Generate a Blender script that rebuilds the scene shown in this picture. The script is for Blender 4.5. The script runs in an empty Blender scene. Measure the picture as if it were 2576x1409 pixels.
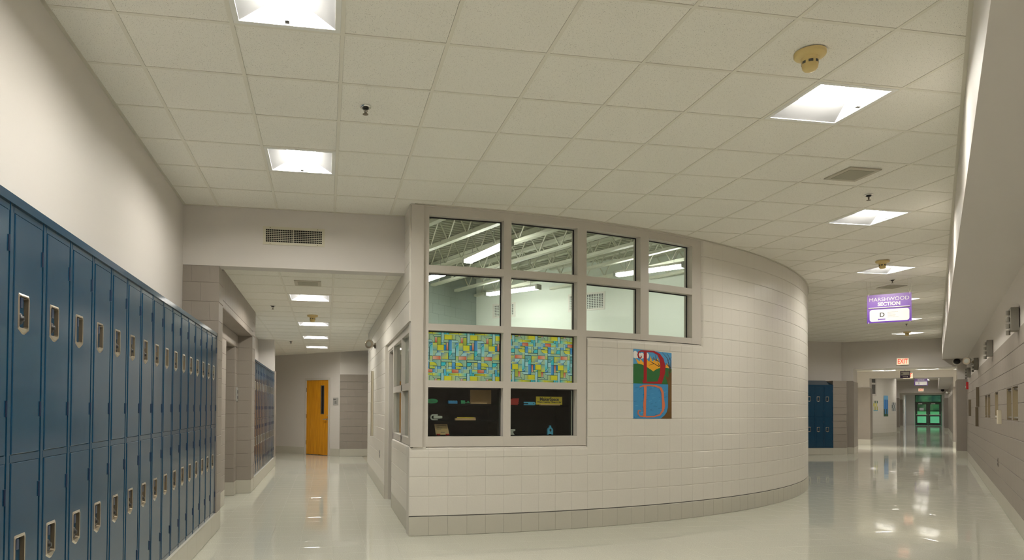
import bpy, math, random
from mathutils import Vector, Matrix
random.seed(7)
S = bpy.context.scene
COL = S.collection
R2 = 2 ** .5

# ------------------------------------------------------------------ camera, world, exposure
F_PX, CX, CY = 1743.17, 1119.37, 994.57
YAW, PITCH, ROLL, HC = .1700, .0188, .0065, 1.3248
_s, _c = math.sin(YAW), math.cos(YAW)
_fw, _rt, _up = Vector((_s, _c, 0)), Vector((_c, -_s, 0)), Vector((0, 0, 1))
FW = _fw * math.cos(PITCH) + _up * math.sin(PITCH)
_u2 = _up * math.cos(PITCH) - _fw * math.sin(PITCH)
RT = _rt * math.cos(ROLL) + _u2 * math.sin(ROLL)
UP = _u2 * math.cos(ROLL) - _rt * math.sin(ROLL)
cd = bpy.data.cameras.new('camera'); cam = bpy.data.objects.new('camera', cd); COL.objects.link(cam)
cd.sensor_fit = 'HORIZONTAL'; cd.sensor_width = 36; cd.lens = F_PX / 2576 * 36
cd.shift_x = (1288 - CX) / 2576; cd.shift_y = (CY - 704.5) / 2576
cd.clip_start = .05; cd.clip_end = 400
m = Matrix((RT, UP, -FW)).transposed().to_4x4(); m.translation = (0, 0, HC); cam.matrix_world = m
S.camera = cam

w = bpy.data.worlds.new('sky'); S.world = w; w.use_nodes = True
wn = w.node_tree; bg = wn.nodes['Background']
sky = wn.nodes.new('ShaderNodeTexSky'); sky.sky_type = 'HOSEK_WILKIE'; sky.turbidity = 4
sky.sun_direction = (-.5, .35, .79)
wn.links.new(sky.outputs[0], bg.inputs[0]); bg.inputs[1].default_value = 6.0
S.view_settings.view_transform = 'Standard'; S.view_settings.look = 'None'
S.view_settings.exposure = 0.94; S.view_settings.gamma = 1.0; S.view_settings.use_curve_mapping = False
S.cycles.diffuse_bounces = 8; S.cycles.max_bounces = 14
E_LAMP = 62.0          # ceiling light diffusers
E_TUBE = 26.0          # strip lights in the workshop

def pix(p):
    q = Vector(p) - Vector((0, 0, HC)); d = q.dot(FW)
    if d < .1: return None
    return CX + F_PX * q.dot(RT) / d, CY - F_PX * q.dot(UP) / d
def W(u, v, z=0.): return ((u + v) / R2, (u - v) / R2, z)
D2 = math.radians

# ------------------------------------------------------------------ materials
def mat(name, col, rough=.5, metal=0., spec=.5, bump=None, var=None, coat=0., emit=None, es=0.):
    m = bpy.data.materials.new(name); m.use_nodes = True; nt = m.node_tree; b = nt.nodes['Principled BSDF']
    b.inputs['Base Color'].default_value = (*col, 1); b.inputs['Roughness'].default_value = rough
    b.inputs['Metallic'].default_value = metal; b.inputs['Specular IOR Level'].default_value = spec
    if coat: b.inputs['Coat Weight'].default_value = coat; b.inputs['Coat Roughness'].default_value = .08
    if emit: b.inputs['Emission Color'].default_value = (*emit, 1); b.inputs['Emission Strength'].default_value = es
    tc = nt.nodes.new('ShaderNodeTexCoord')
    if var:   # (scale, amount): soft mottling of the paint
        n = nt.nodes.new('ShaderNodeTexNoise'); n.inputs['Scale'].default_value = var[0]; n.inputs['Detail'].default_value = 4
        mx = nt.nodes.new('ShaderNodeMix'); mx.data_type = 'RGBA'
        mx.inputs['A'].default_value = (*[c * (1 - var[1]) for c in col], 1); mx.inputs['B'].default_value = (*[min(1, c * (1 + var[1])) for c in col], 1)
        nt.links.new(tc.outputs['Object'], n.inputs['Vector']); nt.links.new(n.outputs['Fac'], mx.inputs['Factor'])
        nt.links.new(mx.outputs['Result'], b.inputs['Base Color'])
    if bump:  # (scale, strength)
        n = nt.nodes.new('ShaderNodeTexNoise'); n.inputs['Scale'].default_value = bump[0]; n.inputs['Detail'].default_value = 3
        bp = nt.nodes.new('ShaderNodeBump'); bp.inputs['Strength'].default_value = bump[1]; bp.inputs['Distance'].default_value = .01
        nt.links.new(tc.outputs['Object'], n.inputs['Vector']); nt.links.new(n.outputs['Fac'], bp.inputs['Height'])
        nt.links.new(bp.outputs['Normal'], b.inputs['Normal'])
    return m
def emit_mat(name, col, st):
    m = bpy.data.materials.new(name); m.use_nodes = True; nt = m.node_tree; nt.nodes.clear()
    e = nt.nodes.new('ShaderNodeEmission'); o = nt.nodes.new('ShaderNodeOutputMaterial')
    e.inputs[0].default_value = (*col, 1); e.inputs[1].default_value = st; nt.links.new(e.outputs[0], o.inputs[0]); return m
M = {}
M['wall'] = mat('wall paint warm white', (.62, .585, .55), .55, bump=(60, .03))
M['ceil2'] = mat('ceiling paint', (.74, .71, .63), .7)
M['white_block'] = mat('glossy cream block paint', (.655, .625, .565), .32, bump=(45, .08), var=(1.3, .02))
M['white_mortar'] = mat('cream painted mortar', (.60, .57, .51), .45)
M['base'] = mat('base course paint', (.50, .48, .41), .38, bump=(40, .06), var=(3, .05))
M['base_joint'] = mat('base course joint', (.40, .37, .30), .6)
M['grey_block'] = mat('taupe block paint', (.285, .25, .215), .45, bump=(70, .10), var=(5, .05))
M['grey_mortar'] = mat('taupe painted mortar', (.255, .222, .19), .55)
M['frame'] = mat('grey frame paint', (.55, .515, .465), .35)
M['tee'] = mat('ceiling grid enamel', (.75, .725, .635), .5)
M['trimmetal'] = mat('wall angle enamel', (.60, .57, .48), .45)
M['plenum'] = mat('plenum', (.05, .05, .05), .9)
M['lamp_frame'] = mat('lamp frame enamel', (.78, .78, .74), .35)
M['lamp_side'] = mat('lamp reflector', (.18, .18, .18), .5)
M['lamp_lens'] = emit_mat('lamp lens', (1, .96, .875), E_LAMP)
M['lamp_end'] = emit_mat('lamp end lens', (1, .95, .86), 1.2)
M['tube'] = emit_mat('workshop strip lens', (1, .98, .9), E_TUBE)
M['locker'] = mat('blue locker enamel', (.007, .045, .092), .15, spec=.5, bump=(9, .035))
M['hinge'] = mat('navy hinge', (.008, .022, .06), .35)
M['nickel'] = mat('nickel plate', (.56, .50, .41), .28, metal=1)
M['pocket'] = mat('pocket steel', (.20, .165, .115), .4, metal=.8)
M['steel'] = mat('brushed steel', (.72, .70, .66), .38, metal=1)
M['chrome'] = mat('chrome', (.75, .74, .7), .12, metal=1)
M['black'] = mat('black plastic', (.012, .012, .013), .4)
M['blackboard'] = mat('black shelf board', (.0025, .0022, .002), .9, spec=.1)
M['dark'] = mat('dark void', (.006, .006, .006), .9)
M['darkgrey'] = mat('dark grey metal', (.10, .095, .085), .45)
M['vent'] = mat('cream vent enamel', (.60, .57, .45), .45)
M['smoke'] = mat('yellowed plastic', (.70, .54, .23), .4)
M['speaker'] = mat('speaker grille', (.36, .34, .26), .6, bump=(400, .3))
M['speaker_rim'] = mat('speaker rim', (.50, .47, .38), .5)
M['whiteplastic'] = mat('white plastic', (.72, .70, .64), .35)
M['door_wood'] = None
M['doormetal'] = mat('dark bronze door', (.055, .045, .04), .4)
M['red'] = mat('red plastic', (.38, .01, .012), .35)
M['purple'] = None
M['signwhite'] = mat('sign white', (.70, .68, .64), .4)
M['signgrey'] = mat('sign grey', (.34, .33, .31), .45)
M['ink'] = mat('sign ink', (.03, .03, .03), .5)
M['purple_ink'] = mat('purple ink', (.14, .06, .36), .5)
M['faint_ink'] = mat('faint ink', (.40, .37, .35), .5)
M['exit_red'] = mat('exit letters', (.80, .10, .06), .4, emit=(1, .12, .06), es=.3)
M['exit_face'] = mat('exit face', (.80, .70, .52), .4, emit=(1, .8, .55), es=.3)
M['cable'] = mat('white cord', (.70, .67, .58), .5)
M['beige_plate'] = mat('ivory plate', (.70, .64, .50), .4)
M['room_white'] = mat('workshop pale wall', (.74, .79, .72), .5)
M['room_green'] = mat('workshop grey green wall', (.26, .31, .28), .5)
M['joist'] = mat('painted steel joist', (.62, .63, .52), .45)
M['deck'] = mat('painted steel deck', (.42, .43, .33), .5)
M['deckshade'] = mat('deck rib', (.40, .41, .31), .55)
M['wood'] = mat('light wood', (.62, .40, .19), .5)
M['card'] = mat('cardboard', (.36, .20, .07), .6)
M['yellow'] = mat('yellow card', (.62, .48, .03), .5)
M['tancard'] = mat('printed tan card', (.55, .38, .17), .6)
M['green_pl'] = mat('green plastic', (.01, .30, .11), .4)
M['blue_pl'] = mat('blue plastic', (.03, .28, .62), .4)
M['lightblue_pl'] = mat('light blue plastic', (.08, .42, .68), .4)
M['red_pl'] = mat('red printed plastic', (.45, .015, .01), .45)
M['grey_pl'] = mat('pale grey plastic', (.52, .54, .50), .45)
M['tubegrey'] = mat('conduit', (.4, .41, .36), .5)
M['paper'] = mat('paper', (.75, .76, .78), .6)
M['tanpaint'] = mat('tan paint', (.27, .215, .13), .5)
M['boxgrey'] = mat('warm grey box', (.19, .175, .145), .45)
M['bark'] = mat('bark', (.06, .04, .025), .9)

def wood_mat():
    m = bpy.data.materials.new('honey oak veneer'); m.use_nodes = True; nt = m.node_tree; b = nt.nodes['Principled BSDF']
    tc = nt.nodes.new('ShaderNodeTexCoord'); mp = nt.nodes.new('ShaderNodeMapping'); mp.inputs['Scale'].default_value = (14, 14, .9)
    n = nt.nodes.new('ShaderNodeTexNoise'); n.inputs['Scale'].default_value = 2.2; n.inputs['Detail'].default_value = 6
    cr = nt.nodes.new('ShaderNodeValToRGB'); cr.color_ramp.elements[0].color = (.52, .20, .004, 1); cr.color_ramp.elements[1].color = (.70, .32, .010, 1)
    cr.color_ramp.elements[0].position = .3; cr.color_ramp.elements[1].position = .7
    nt.links.new(tc.outputs['Object'], mp.inputs[0]); nt.links.new(mp.outputs[0], n.inputs['Vector']); nt.links.new(n.outputs['Fac'], cr.inputs[0])
    nt.links.new(cr.outputs[0], b.inputs['Base Color']); b.inputs['Roughness'].default_value = .35; return m
M['door_wood'] = wood_mat()
def purple_mat():   # printed vertical gradient of the sign
    m = bpy.data.materials.new('purple printed panel'); m.use_nodes = True; nt = m.node_tree; b = nt.nodes['Principled BSDF']
    tc = nt.nodes.new('ShaderNodeTexCoord'); sp = nt.nodes.new('ShaderNodeSeparateXYZ'); cr = nt.nodes.new('ShaderNodeValToRGB')
    cr.color_ramp.elements[0].color = (.11, .035, .33, 1); cr.color_ramp.elements[1].color = (.29, .17, .48, 1)
    nt.links.new(tc.outputs['Generated'], sp.inputs[0]); nt.links.new(sp.outputs['Z'], cr.inputs[0]); nt.links.new(cr.outputs[0], b.inputs['Base Color'])
    b.inputs['Roughness'].default_value = .3; return m
M['purple'] = purple_mat()
def tile_mat():
    m = bpy.data.materials.new('fissured ceiling tile'); m.use_nodes = True; nt = m.node_tree; b = nt.nodes['Principled BSDF']
    tc = nt.nodes.new('ShaderNodeTexCoord'); geo = nt.nodes.new('ShaderNodeNewGeometry')
    n = nt.nodes.new('ShaderNodeTexNoise'); n.inputs['Scale'].default_value = 230; n.inputs['Detail'].default_value = 2; n.inputs['Roughness'].default_value = .6
    cr = nt.nodes.new('ShaderNodeValToRGB'); e = cr.color_ramp.elements
    e[0].position = .30; e[0].color = (.20, .185, .14, 1); e[1].position = .37; e[1].color = (.84, .82, .75, 1)
    nt.links.new(geo.outputs['Position'], n.inputs['Vector']); nt.links.new(n.outputs['Fac'], cr.inputs[0]); nt.links.new(cr.outputs[0], b.inputs['Base Color'])
    n2 = nt.nodes.new('ShaderNodeTexNoise'); n2.inputs['Scale'].default_value = 90
    bp = nt.nodes.new('ShaderNodeBump'); bp.inputs['Strength'].default_value = .18; bp.inputs['Distance'].default_value = .004
    nt.links.new(geo.outputs['Position'], n2.inputs['Vector']); nt.links.new(n2.outputs['Fac'], bp.inputs['Height']); nt.links.new(bp.outputs[0], b.inputs['Normal'])
    b.inputs['Roughness'].default_value = .85; return m
M['tile'] = tile_mat()
def floor_mat():
    m = bpy.data.materials.new('waxed vinyl tile'); m.use_nodes = True; nt = m.node_tree; b = nt.nodes['Principled BSDF']
    geo = nt.nodes.new('ShaderNodeNewGeometry')
    n = nt.nodes.new('ShaderNodeTexNoise'); n.inputs['Scale'].default_value = 110; n.inputs['Detail'].default_value = 5; n.inputs['Roughness'].default_value = .7
    cr = nt.nodes.new('ShaderNodeValToRGB'); e = cr.color_ramp.elements
    e[0].position = .33; e[0].color = (.45, .445, .385, 1); e[1].position = .58; e[1].color = (.60, .60, .52, 1)
    nt.links.new(geo.outputs['Position'], n.inputs['Vector']); nt.links.new(n.outputs['Fac'], cr.inputs[0]); nt.links.new(cr.outputs[0], b.inputs['Base Color'])
    n2 = nt.nodes.new('ShaderNodeTexNoise'); n2.inputs['Scale'].default_value = 5; n2.inputs['Detail'].default_value = 3
    mr = nt.nodes.new('ShaderNodeMapRange'); mr.inputs['To Min'].default_value = .03; mr.inputs['To Max'].default_value = .08
    nt.links.new(geo.outputs['Position'], n2.inputs['Vector']); nt.links.new(n2.outputs['Fac'], mr.inputs['Value']); nt.links.new(mr.outputs[0], b.inputs['Roughness'])
    b.inputs['IOR'].default_value = 1.6; return m
M['floor'] = floor_mat()
M['floorgap'] = mat('floor seam', (.42, .39, .31), .4)
def glass_mat(name, tint=(.95, .985, .965)):
    m = bpy.data.materials.new(name); m.use_nodes = True; nt = m.node_tree; nt.nodes.clear(); N = nt.nodes.new; L = nt.links.new
    t = N('ShaderNodeBsdfTransparent'); g = N('ShaderNodeBsdfGlossy'); x = N('ShaderNodeMixShader'); o = N('ShaderNodeOutputMaterial'); ge = N('ShaderNodeNewGeometry')
    t.inputs[0].default_value = (*tint, 1); g.inputs['Roughness'].default_value = .02
    d = N('ShaderNodeVectorMath'); d.operation = 'DOT_PRODUCT'; L(ge.outputs['Normal'], d.inputs[0]); L(ge.outputs['Incoming'], d.inputs[1])
    def mth(op, a, b=None):
        n = N('ShaderNodeMath'); n.operation = op
        for i, v in enumerate((a, b)):
            if v is None: continue
            if isinstance(v, (int, float)): n.inputs[i].default_value = v
            else: L(v, n.inputs[i])
        return n.outputs[0]
    f = mth('ADD', mth('MULTIPLY', mth('POWER', mth('SUBTRACT', 1., mth('ABSOLUTE', d.outputs['Value'])), 5.), .96), .04)
    L(f, x.inputs[0]); L(t.outputs[0], x.inputs[1]); L(g.outputs[0], x.inputs[2]); L(x.outputs[0], o.inputs[0]); return m
M['glass'] = glass_mat('window glass')
def film_mat():
    m = bpy.data.materials.new('printed window film'); m.use_nodes = True; nt = m.node_tree; nt.nodes.clear()
    a = nt.nodes.new('ShaderNodeAttribute'); a.attribute_name = 'print'
    d = nt.nodes.new('ShaderNodeBsdfDiffuse'); t = nt.nodes.new('ShaderNodeBsdfTranslucent'); x = nt.nodes.new('ShaderNodeMixShader'); o = nt.nodes.new('ShaderNodeOutputMaterial')
    x.inputs[0].default_value = .7
    for n in (d, t): nt.links.new(a.outputs['Color'], n.inputs[0])
    nt.links.new(d.outputs[0], x.inputs[1]); nt.links.new(t.outputs[0], x.inputs[2]); nt.links.new(x.outputs[0], o.inputs[0]); return m
M['film'] = film_mat()
def print_mat(name, rough):
    m = bpy.data.materials.new(name); m.use_nodes = True; nt = m.node_tree; b = nt.nodes['Principled BSDF']
    a = nt.nodes.new('ShaderNodeAttribute'); a.attribute_name = 'print'
    nt.links.new(a.outputs['Color'], b.inputs['Base Color']); b.inputs['Roughness'].default_value = rough; return m
M['mural'] = print_mat('mural paint', .4)
def leaf_mat():
    m = bpy.data.materials.new('foliage'); m.use_nodes = True; nt = m.node_tree; b = nt.nodes['Principled BSDF']
    oi = nt.nodes.new('ShaderNodeNewGeometry'); cr = nt.nodes.new('ShaderNodeValToRGB'); e = cr.color_ramp.elements
    e[0].position = .35; e[0].color = (.010, .045, .012, 1); e[1].position = .68; e[1].color = (.085, .20, .055, 1)
    n = nt.nodes.new('ShaderNodeTexNoise'); n.inputs['Scale'].default_value = 1.1; n.inputs['Detail'].default_value = 6
    nt.links.new(oi.outputs['Position'], n.inputs['Vector']); nt.links.new(n.outputs['Fac'], cr.inputs[0]); nt.links.new(cr.outputs[0], b.inputs['Base Color']); b.inputs['Roughness'].default_value = .7; return m
M['leaf'] = leaf_mat()
M['redleaf'] = mat('red foliage', (.14, .03, .012), .7)
M['grass'] = mat('lawn', (.085, .34, .06), .8, var=(1.2, .3))
def far_block_mat():
    m = bpy.data.materials.new('distant block wall'); m.use_nodes = True; nt = m.node_tree; b = nt.nodes['Principled BSDF']
    b.inputs['Base Color'].default_value = (.285, .245, .205, 1); b.inputs['Roughness'].default_value = .45; return m

# ------------------------------------------------------------------ mesh builder
class MB:
    def __init__(s): s.v = []; s.f = []; s.c = []; s.col = None
    def add(s, vs, fs):
        o = len(s.v); s.v += [tuple(p) for p in vs]
        for f in fs: s.f.append(tuple(i + o for i in f)); s.c.append(s.col)
        return s
    def box(s, x0, x1, y0, y1, z0, z1):
        return s.add([(x0,y0,z0),(x1,y0,z0),(x1,y1,z0),(x0,y1,z0),(x0,y0,z1),(x1,y0,z1),(x1,y1,z1),(x0,y1,z1)],
                     [(0,3,2,1),(4,5,6,7),(0,1,5,4),(1,2,6,5),(2,3,7,6),(3,0,4,7)])
    def cbox(s, x0, x1, y0, y1, z0, z1, c=.004, cx=None):   # box whose front (-y) edges are chamfered, back left open
        d = c if cx is None else cx
        return s.add([(x0+d,y0,z0+c),(x1-d,y0,z0+c),(x1-d,y0,z1-c),(x0+d,y0,z1-c),(x0,y0+c,z0),(x1,y0+c,z0),(x1,y0+c,z1),(x0,y0+c,z1),
                      (x0,y1,z0),(x1,y1,z0),(x1,y1,z1),(x0,y1,z1)],
                     [(0,1,2,3),(4,5,1,0),(5,6,2,1),(6,7,3,2),(7,4,0,3),(8,9,5,4),(9,10,6,5),(10,11,7,6),(11,8,4,7)])
    def prism(s, poly, y0, y1):                    # poly in (x,z), extruded along y
        n = len(poly)
        s.add([(x, y0, z) for x, z in poly] + [(x, y1, z) for x, z in poly],
              [tuple(range(n)), tuple(range(2*n-1, n-1, -1))] + [(i, i+n, (i+1) % n + n, (i+1) % n) for i in range(n)]); return s
    def prismz(s, poly, z0, z1):                   # poly in (x,y), extruded along z
        n = len(poly)
        s.add([(x, y, z0) for x, y in poly] + [(x, y, z1) for x, y in poly],
              [tuple(range(n-1, -1, -1)), tuple(range(n, 2*n))] + [(i, (i+1) % n, (i+1) % n + n, i+n) for i in range(n)]); return s
    def prismx(s, poly, x0, x1):                   # poly in (y,z), extruded along x
        n = len(poly)
        s.add([(x0, y, z) for y, z in poly] + [(x1, y, z) for y, z in poly],
              [tuple(range(n)), tuple(range(2*n-1, n-1, -1))] + [(i, i+n, (i+1) % n + n, (i+1) % n) for i in range(n)]); return s
    def cyl(s, a, b, r, n=12, r2=None):
        a, b = Vector(a), Vector(b); r2 = r if r2 is None else r2
        d = (b - a).normalized(); t = Vector((0,0,1)) if abs(d.z) < .9 else Vector((1,0,0)); p = d.cross(t).normalized(); q = d.cross(p)
        vs = [a + (p*math.cos(k*2*math.pi/n) + q*math.sin(k*2*math.pi/n))*r for k in range(n)] + [b + (p*math.cos(k*2*math.pi/n) + q*math.sin(k*2*math.pi/n))*r2 for k in range(n)]
        return s.add(vs, [tuple(range(n)), tuple(range(2*n-1, n-1, -1))] + [(i, i+n, (i+1) % n+n, (i+1) % n) for i in range(n)])
    def tube(s, pts, r, n=8):
        for a, b in zip(pts, pts[1:]): s.cyl(a, b, r, n)
        return s
    def lathe(s, prof, n=20, o=(0,0,0), axis='z'):  # prof: (radius, height)
        vs = []
        for r, h in prof:
            for k in range(n):
                a = k*2*math.pi/n; x, y = r*math.cos(a), r*math.sin(a)
                vs.append((o[0]+x, o[1]+y, o[2]+h) if axis == 'z' else (o[0]+x, o[1]+h, o[2]+y))
        fs = [(i*n+k, i*n+(k+1) % n, (i+1)*n+(k+1) % n, (i+1)*n+k) for i in range(len(prof)-1) for k in range(n)]
        return s.add(vs, fs + [tuple(range(n)), tuple((len(prof)-1)*n+k for k in range(n))])
    def mesh(s, name, mt, smooth=False):
        me = bpy.data.meshes.new(name); me.from_pydata(s.v, [], s.f)
        if mt: me.materials.append(mt)
        if any(c is not None for c in s.c):
            ca = me.color_attributes.new('print', 'FLOAT_COLOR', 'CORNER'); fl_ = []
            for f, c in zip(s.f, s.c):
                for j in range(len(f)): fl_ += [*(c or (1, 1, 1)), 1]
            ca.data.foreach_set('color', fl_)
        if smooth: me.polygons.foreach_set('use_smooth', [True]*len(me.polygons))
        me.validate(); me.update(); return me
    def build(s, name, mt, parent=None, smooth=False, loc=None, rotz=None):
        return link(name, s.mesh(name, mt, smooth), parent, loc, rotz)
def link(name, me, parent=None, loc=None, rotz=None):
    o = bpy.data.objects.new(name, me); COL.objects.link(o)
    if parent: o.parent = parent
    if loc: o.location = loc
    if rotz is not None: o.rotation_euler = (0, 0, rotz)
    return o
def tag(o, label=None, cat=None, group=None, kind=None):
    if label: o['label'] = label
    if cat: o['category'] = cat
    if group: o['group'] = group
    if kind: o['kind'] = kind
    return o
def thing(name, label, cat, loc=(0,0,0), rotz=0., group=None):
    o = bpy.data.objects.new(name, None); COL.objects.link(o); o.location = loc; o.rotation_euler = (0, 0, rotz); o.empty_display_size = .1
    return tag(o, label, cat, group)
def struct(name, mb, mt, label=None, smooth=False):
    o = mb.build(name, mt, None, smooth); o['kind'] = 'structure'
    if label: o['label'] = label
    return o
def sempty(name, label=None):
    o = bpy.data.objects.new(name, None); COL.objects.link(o); o['kind'] = 'structure'
    if label: o['label'] = label
    return o
def copy_tree(o, parent=None):
    c = o.copy(); COL.objects.link(c); c.parent = parent
    for ch in list(o.children): copy_tree(ch, c)
    return c
def text_mesh(body, size, mt, parent, x, z, y=0., sx=1., bold=0., align='CENTER', name='lettering', space=1., fit=None):
    cu = bpy.data.curves.new('txt', 'FONT'); cu.body = body; cu.size = size; cu.align_x = align; cu.align_y = 'CENTER'; cu.offset = bold; cu.extrude = .0006; cu.space_character = space
    cu.resolution_u = 3
    t = bpy.data.objects.new('txt', cu); COL.objects.link(t); me = bpy.data.meshes.new_from_object(t)
    bpy.data.objects.remove(t); bpy.data.curves.remove(cu)
    if fit and me.vertices: sx = fit/(max(v.co.x for v in me.vertices)-min(v.co.x for v in me.vertices))
    for v in me.vertices: a = v.co.copy(); v.co = (x + a.x*sx, y - a.z, z + a.y)
    me.materials.clear(); me.materials.append(mt); me.name = name
    return link(name, me, parent)
ORD = ['first','second','third','fourth','fifth','sixth','seventh','eighth','ninth','tenth','eleventh','twelfth','thirteenth','fourteenth','fifteenth','sixteenth','seventeenth','eighteenth','nineteenth','twentieth']

# ------------------------------------------------------------------ key dimensions (metres)
T = .6096; X0, Y0 = -1.1457, 3.9623; CZ = 3.4544; CH = .2032
XL, YH = -1.50, 7.63              # left wall plane, header plane
HB, CZ2 = 2.822, 2.842            # header underside, second corridor ceiling
XP = -1.13                        # pier / locker base plane
XR = .845                         # right wall of second corridor
CC = Vector((.692, 16.786)); CR = 9.646   # centre and radius of the curved wall
VS, VW, ZS = .177, .743, 2.84     # soffit face, right wall, soffit underside
UA = 24.7                         # first portal down the right corridor
def cpt(th, r): a = D2(th); return CC.x + r*math.sin(a), CC.y - r*math.cos(a)

# ------------------------------------------------------------------ floor
fl = struct('floor', MB().add([W(-4,-22,-.003), W(80.6,-22,-.003), W(80.6,4,-.003), W(-4,4,-.003)], [(0,3,2,1)]), M['floorgap'], 'pale waxed vinyl tile floor')
TS = .3048
def tile_vs():
    a, b = .0004, .0028; h = TS/2
    o, i = h - a, h - b
    vs = [(-o,-o,-.0003),(o,-o,-.0003),(o,o,-.0003),(-o,o,-.0003),(-i,-i,0),(i,-i,0),(i,i,0),(-i,i,0)]
    return vs, [(4,5,6,7),(0,1,5,4),(1,2,6,5),(2,3,7,6),(3,0,4,7)]
tv, tf = tile_vs()
cells = []
for i in range(-12, 200):
    for j in range(-12, 200):
        x, y = X0 + (i+.5)*TS, Y0 + (j+.5)*TS; u, v = (x+y)/R2, (x-y)/R2
        dc = math.hypot(x-CC.x, y-CC.y)
        ok = (x > -1.55 and v < .9 and y < 7.9 and u < 12) or (-1.6 < x < .95 and 7 < y < 20) or (-2.6 < x < 2.2 and 14 < y < 22 and x+y < 19.7) or (-3.6 < v < .95 and 4 < u < 81 and y < 19.3) or (-2.8 < v < .95 and 20 < u < 81)
        if not ok or (dc < CR - .2 and not (x < .95)) or (u > 33 and v < -2.75): continue
        p = pix((x, y, 0)); ar = 0
        if p and -40 < p[0] < 2616 and p[1] < 1450:
            a = [pix((x+dx, y+dy, 0)) for dx, dy in ((-.15,-.15),(.15,-.15),(.15,.15),(-.15,.15))]
            if all(a): ar = abs(sum(a[k][0]*a[(k+1) % 4][1]-a[(k+1) % 4][0]*a[k][1] for k in range(4)))/2
        cells.append((ar, x, y))
cells.sort(reverse=True)
tme = MB().add(tv, tf).mesh('floor_tile', M['floor'])
for ar, x, y in cells[:290]:
    o = link('floor_tile', tme, fl); o.location = (x, y, 0); o.rotation_euler = (random.gauss(0,.0007), random.gauss(0,.0007), random.choice((0, math.pi/2)))
fm = MB()
for ar, x, y in cells[290:]:
    a, b = random.gauss(0,.0007), random.gauss(0,.0007)
    fm.add([(x+p[0], y+p[1], p[2]+a*p[0]+b*p[1]) for p in tv], tf)
tag(fm.build('tile_field', M['floor'], fl), kind='stuff')

# ------------------------------------------------------------------ ceiling of the main hall
def clip(poly, a, b, c):     # keep a*x+b*y <= c
    out = []
    for k in range(len(poly)):
        p, q = poly[k], poly[(k+1) % len(poly)]; dp, dq = a*p[0]+b*p[1]-c, a*q[0]+b*q[1]-c
        if dp <= 0: out.append(p)
        if dp*dq < 0: t = dp/(dp-dq); out.append((p[0]+(q[0]-p[0])*t, p[1]+(q[1]-p[1])*t))
    return out
def hall_clip(poly):
    poly = clip(poly, -1, 0, -XL)
    if len(poly) > 2: poly = clip(poly, 1/R2, -1/R2, VS)
    if len(poly) > 2: poly = clip(poly, 1/R2, 1/R2, UA)
    if len(poly) > 2: poly = clip(poly, 0, 1, 19.08)
    if len(poly) < 3: return []
    res = []
    L = clip(clip(poly, 1, 0, .86), 0, 1, YH) if clip(poly, 1, 0, .86) else []
    if len(L) > 2: res.append(L)
    Rr = clip(poly, -1, 0, -.86)
    if len(Rr) > 2:
        mx = sum(p[0] for p in Rr)/len(Rr); my = sum(p[1] for p in Rr)/len(Rr)
        d = Vector((mx, my)) - CC; n = d.normalized()
        if any(math.hypot(p[0]-CC.x, p[1]-CC.y) < CR for p in Rr):
            Rr = clip(Rr, -n.x, -n.y, -(n.dot(CC)+CR)) if d.length > CR - .6 else []
        if len(Rr) > 2: res.append(Rr)
    return res
def parea(p): return abs(sum(p[k][0]*p[(k+1) % len(p)][1]-p[(k+1) % len(p)][0]*p[k][1] for k in range(len(p))))/2
pl_ = MB()
for i in range(-2, 34):
    for j in range(-12, 28):
        x, y = X0+i*T, Y0+j*T
        for p in hall_clip([(x,y),(x+T,y),(x+T,y+T),(x,y+T)]):
            if parea(p) > .001: pl_.add([(a, b, CZ+.13) for a, b in p], [tuple(range(len(p)-1,-1,-1))])
ceil = struct('ceiling', pl_, M['plenum'], 'suspended ceiling of square fissured tiles')
LIGHTS = [(1,-1,0,'nearest ceiling light, cut by the top edge above the lockers'), (1,3,0,'square ceiling light above the locker row nearest the header vent'), (1,-5,0,'ceiling light straight above the camera'),
          (3,-4,1,'ceiling light just behind the camera')]
LIGHTS += [(7+4*k, 4*k, 1, l) for k, l in enumerate(['large ceiling light beside the nearest smoke detector', 'ceiling light beyond the ceiling speaker grille', 'ceiling light behind the second smoke detector', 'ceiling light half hidden at the upper right of the purple sign', 'ceiling light half hidden at the lower right of the purple sign', 'farthest ceiling light of the hall, before the exit sign'])]
lightcells = {(a, b) for a, b, r, l in LIGHTS}
full = MB().box(.013, T-.013, .013, T-.013, CZ+.003, CZ+.018).mesh('ceiling_tile', M['tile'])
tiles = []
for i in range(-2, 34):
    for j in range(-12, 28):
        if (i, j) in lightcells: continue
        x, y = X0+i*T, Y0+j*T; sq = [(x+.013,y+.013),(x+T-.013,y+.013),(x+T-.013,y+T-.013),(x+.013,y+T-.013)]
        ps = [p for p in hall_clip(sq) if parea(p) > .002]
        if not ps: continue
        if len(ps) == 1 and abs(parea(ps[0]) - parea(sq)) < 1e-5:
            link('ceiling_tile', full, ceil, (x, y, random.uniform(0, .0015)))
        else:
            mb = MB()
            for p in ps: mb.prismz(p, CZ+.003, CZ+.018)
            mb.build('ceiling_tile', M['tile'], ceil)
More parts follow.
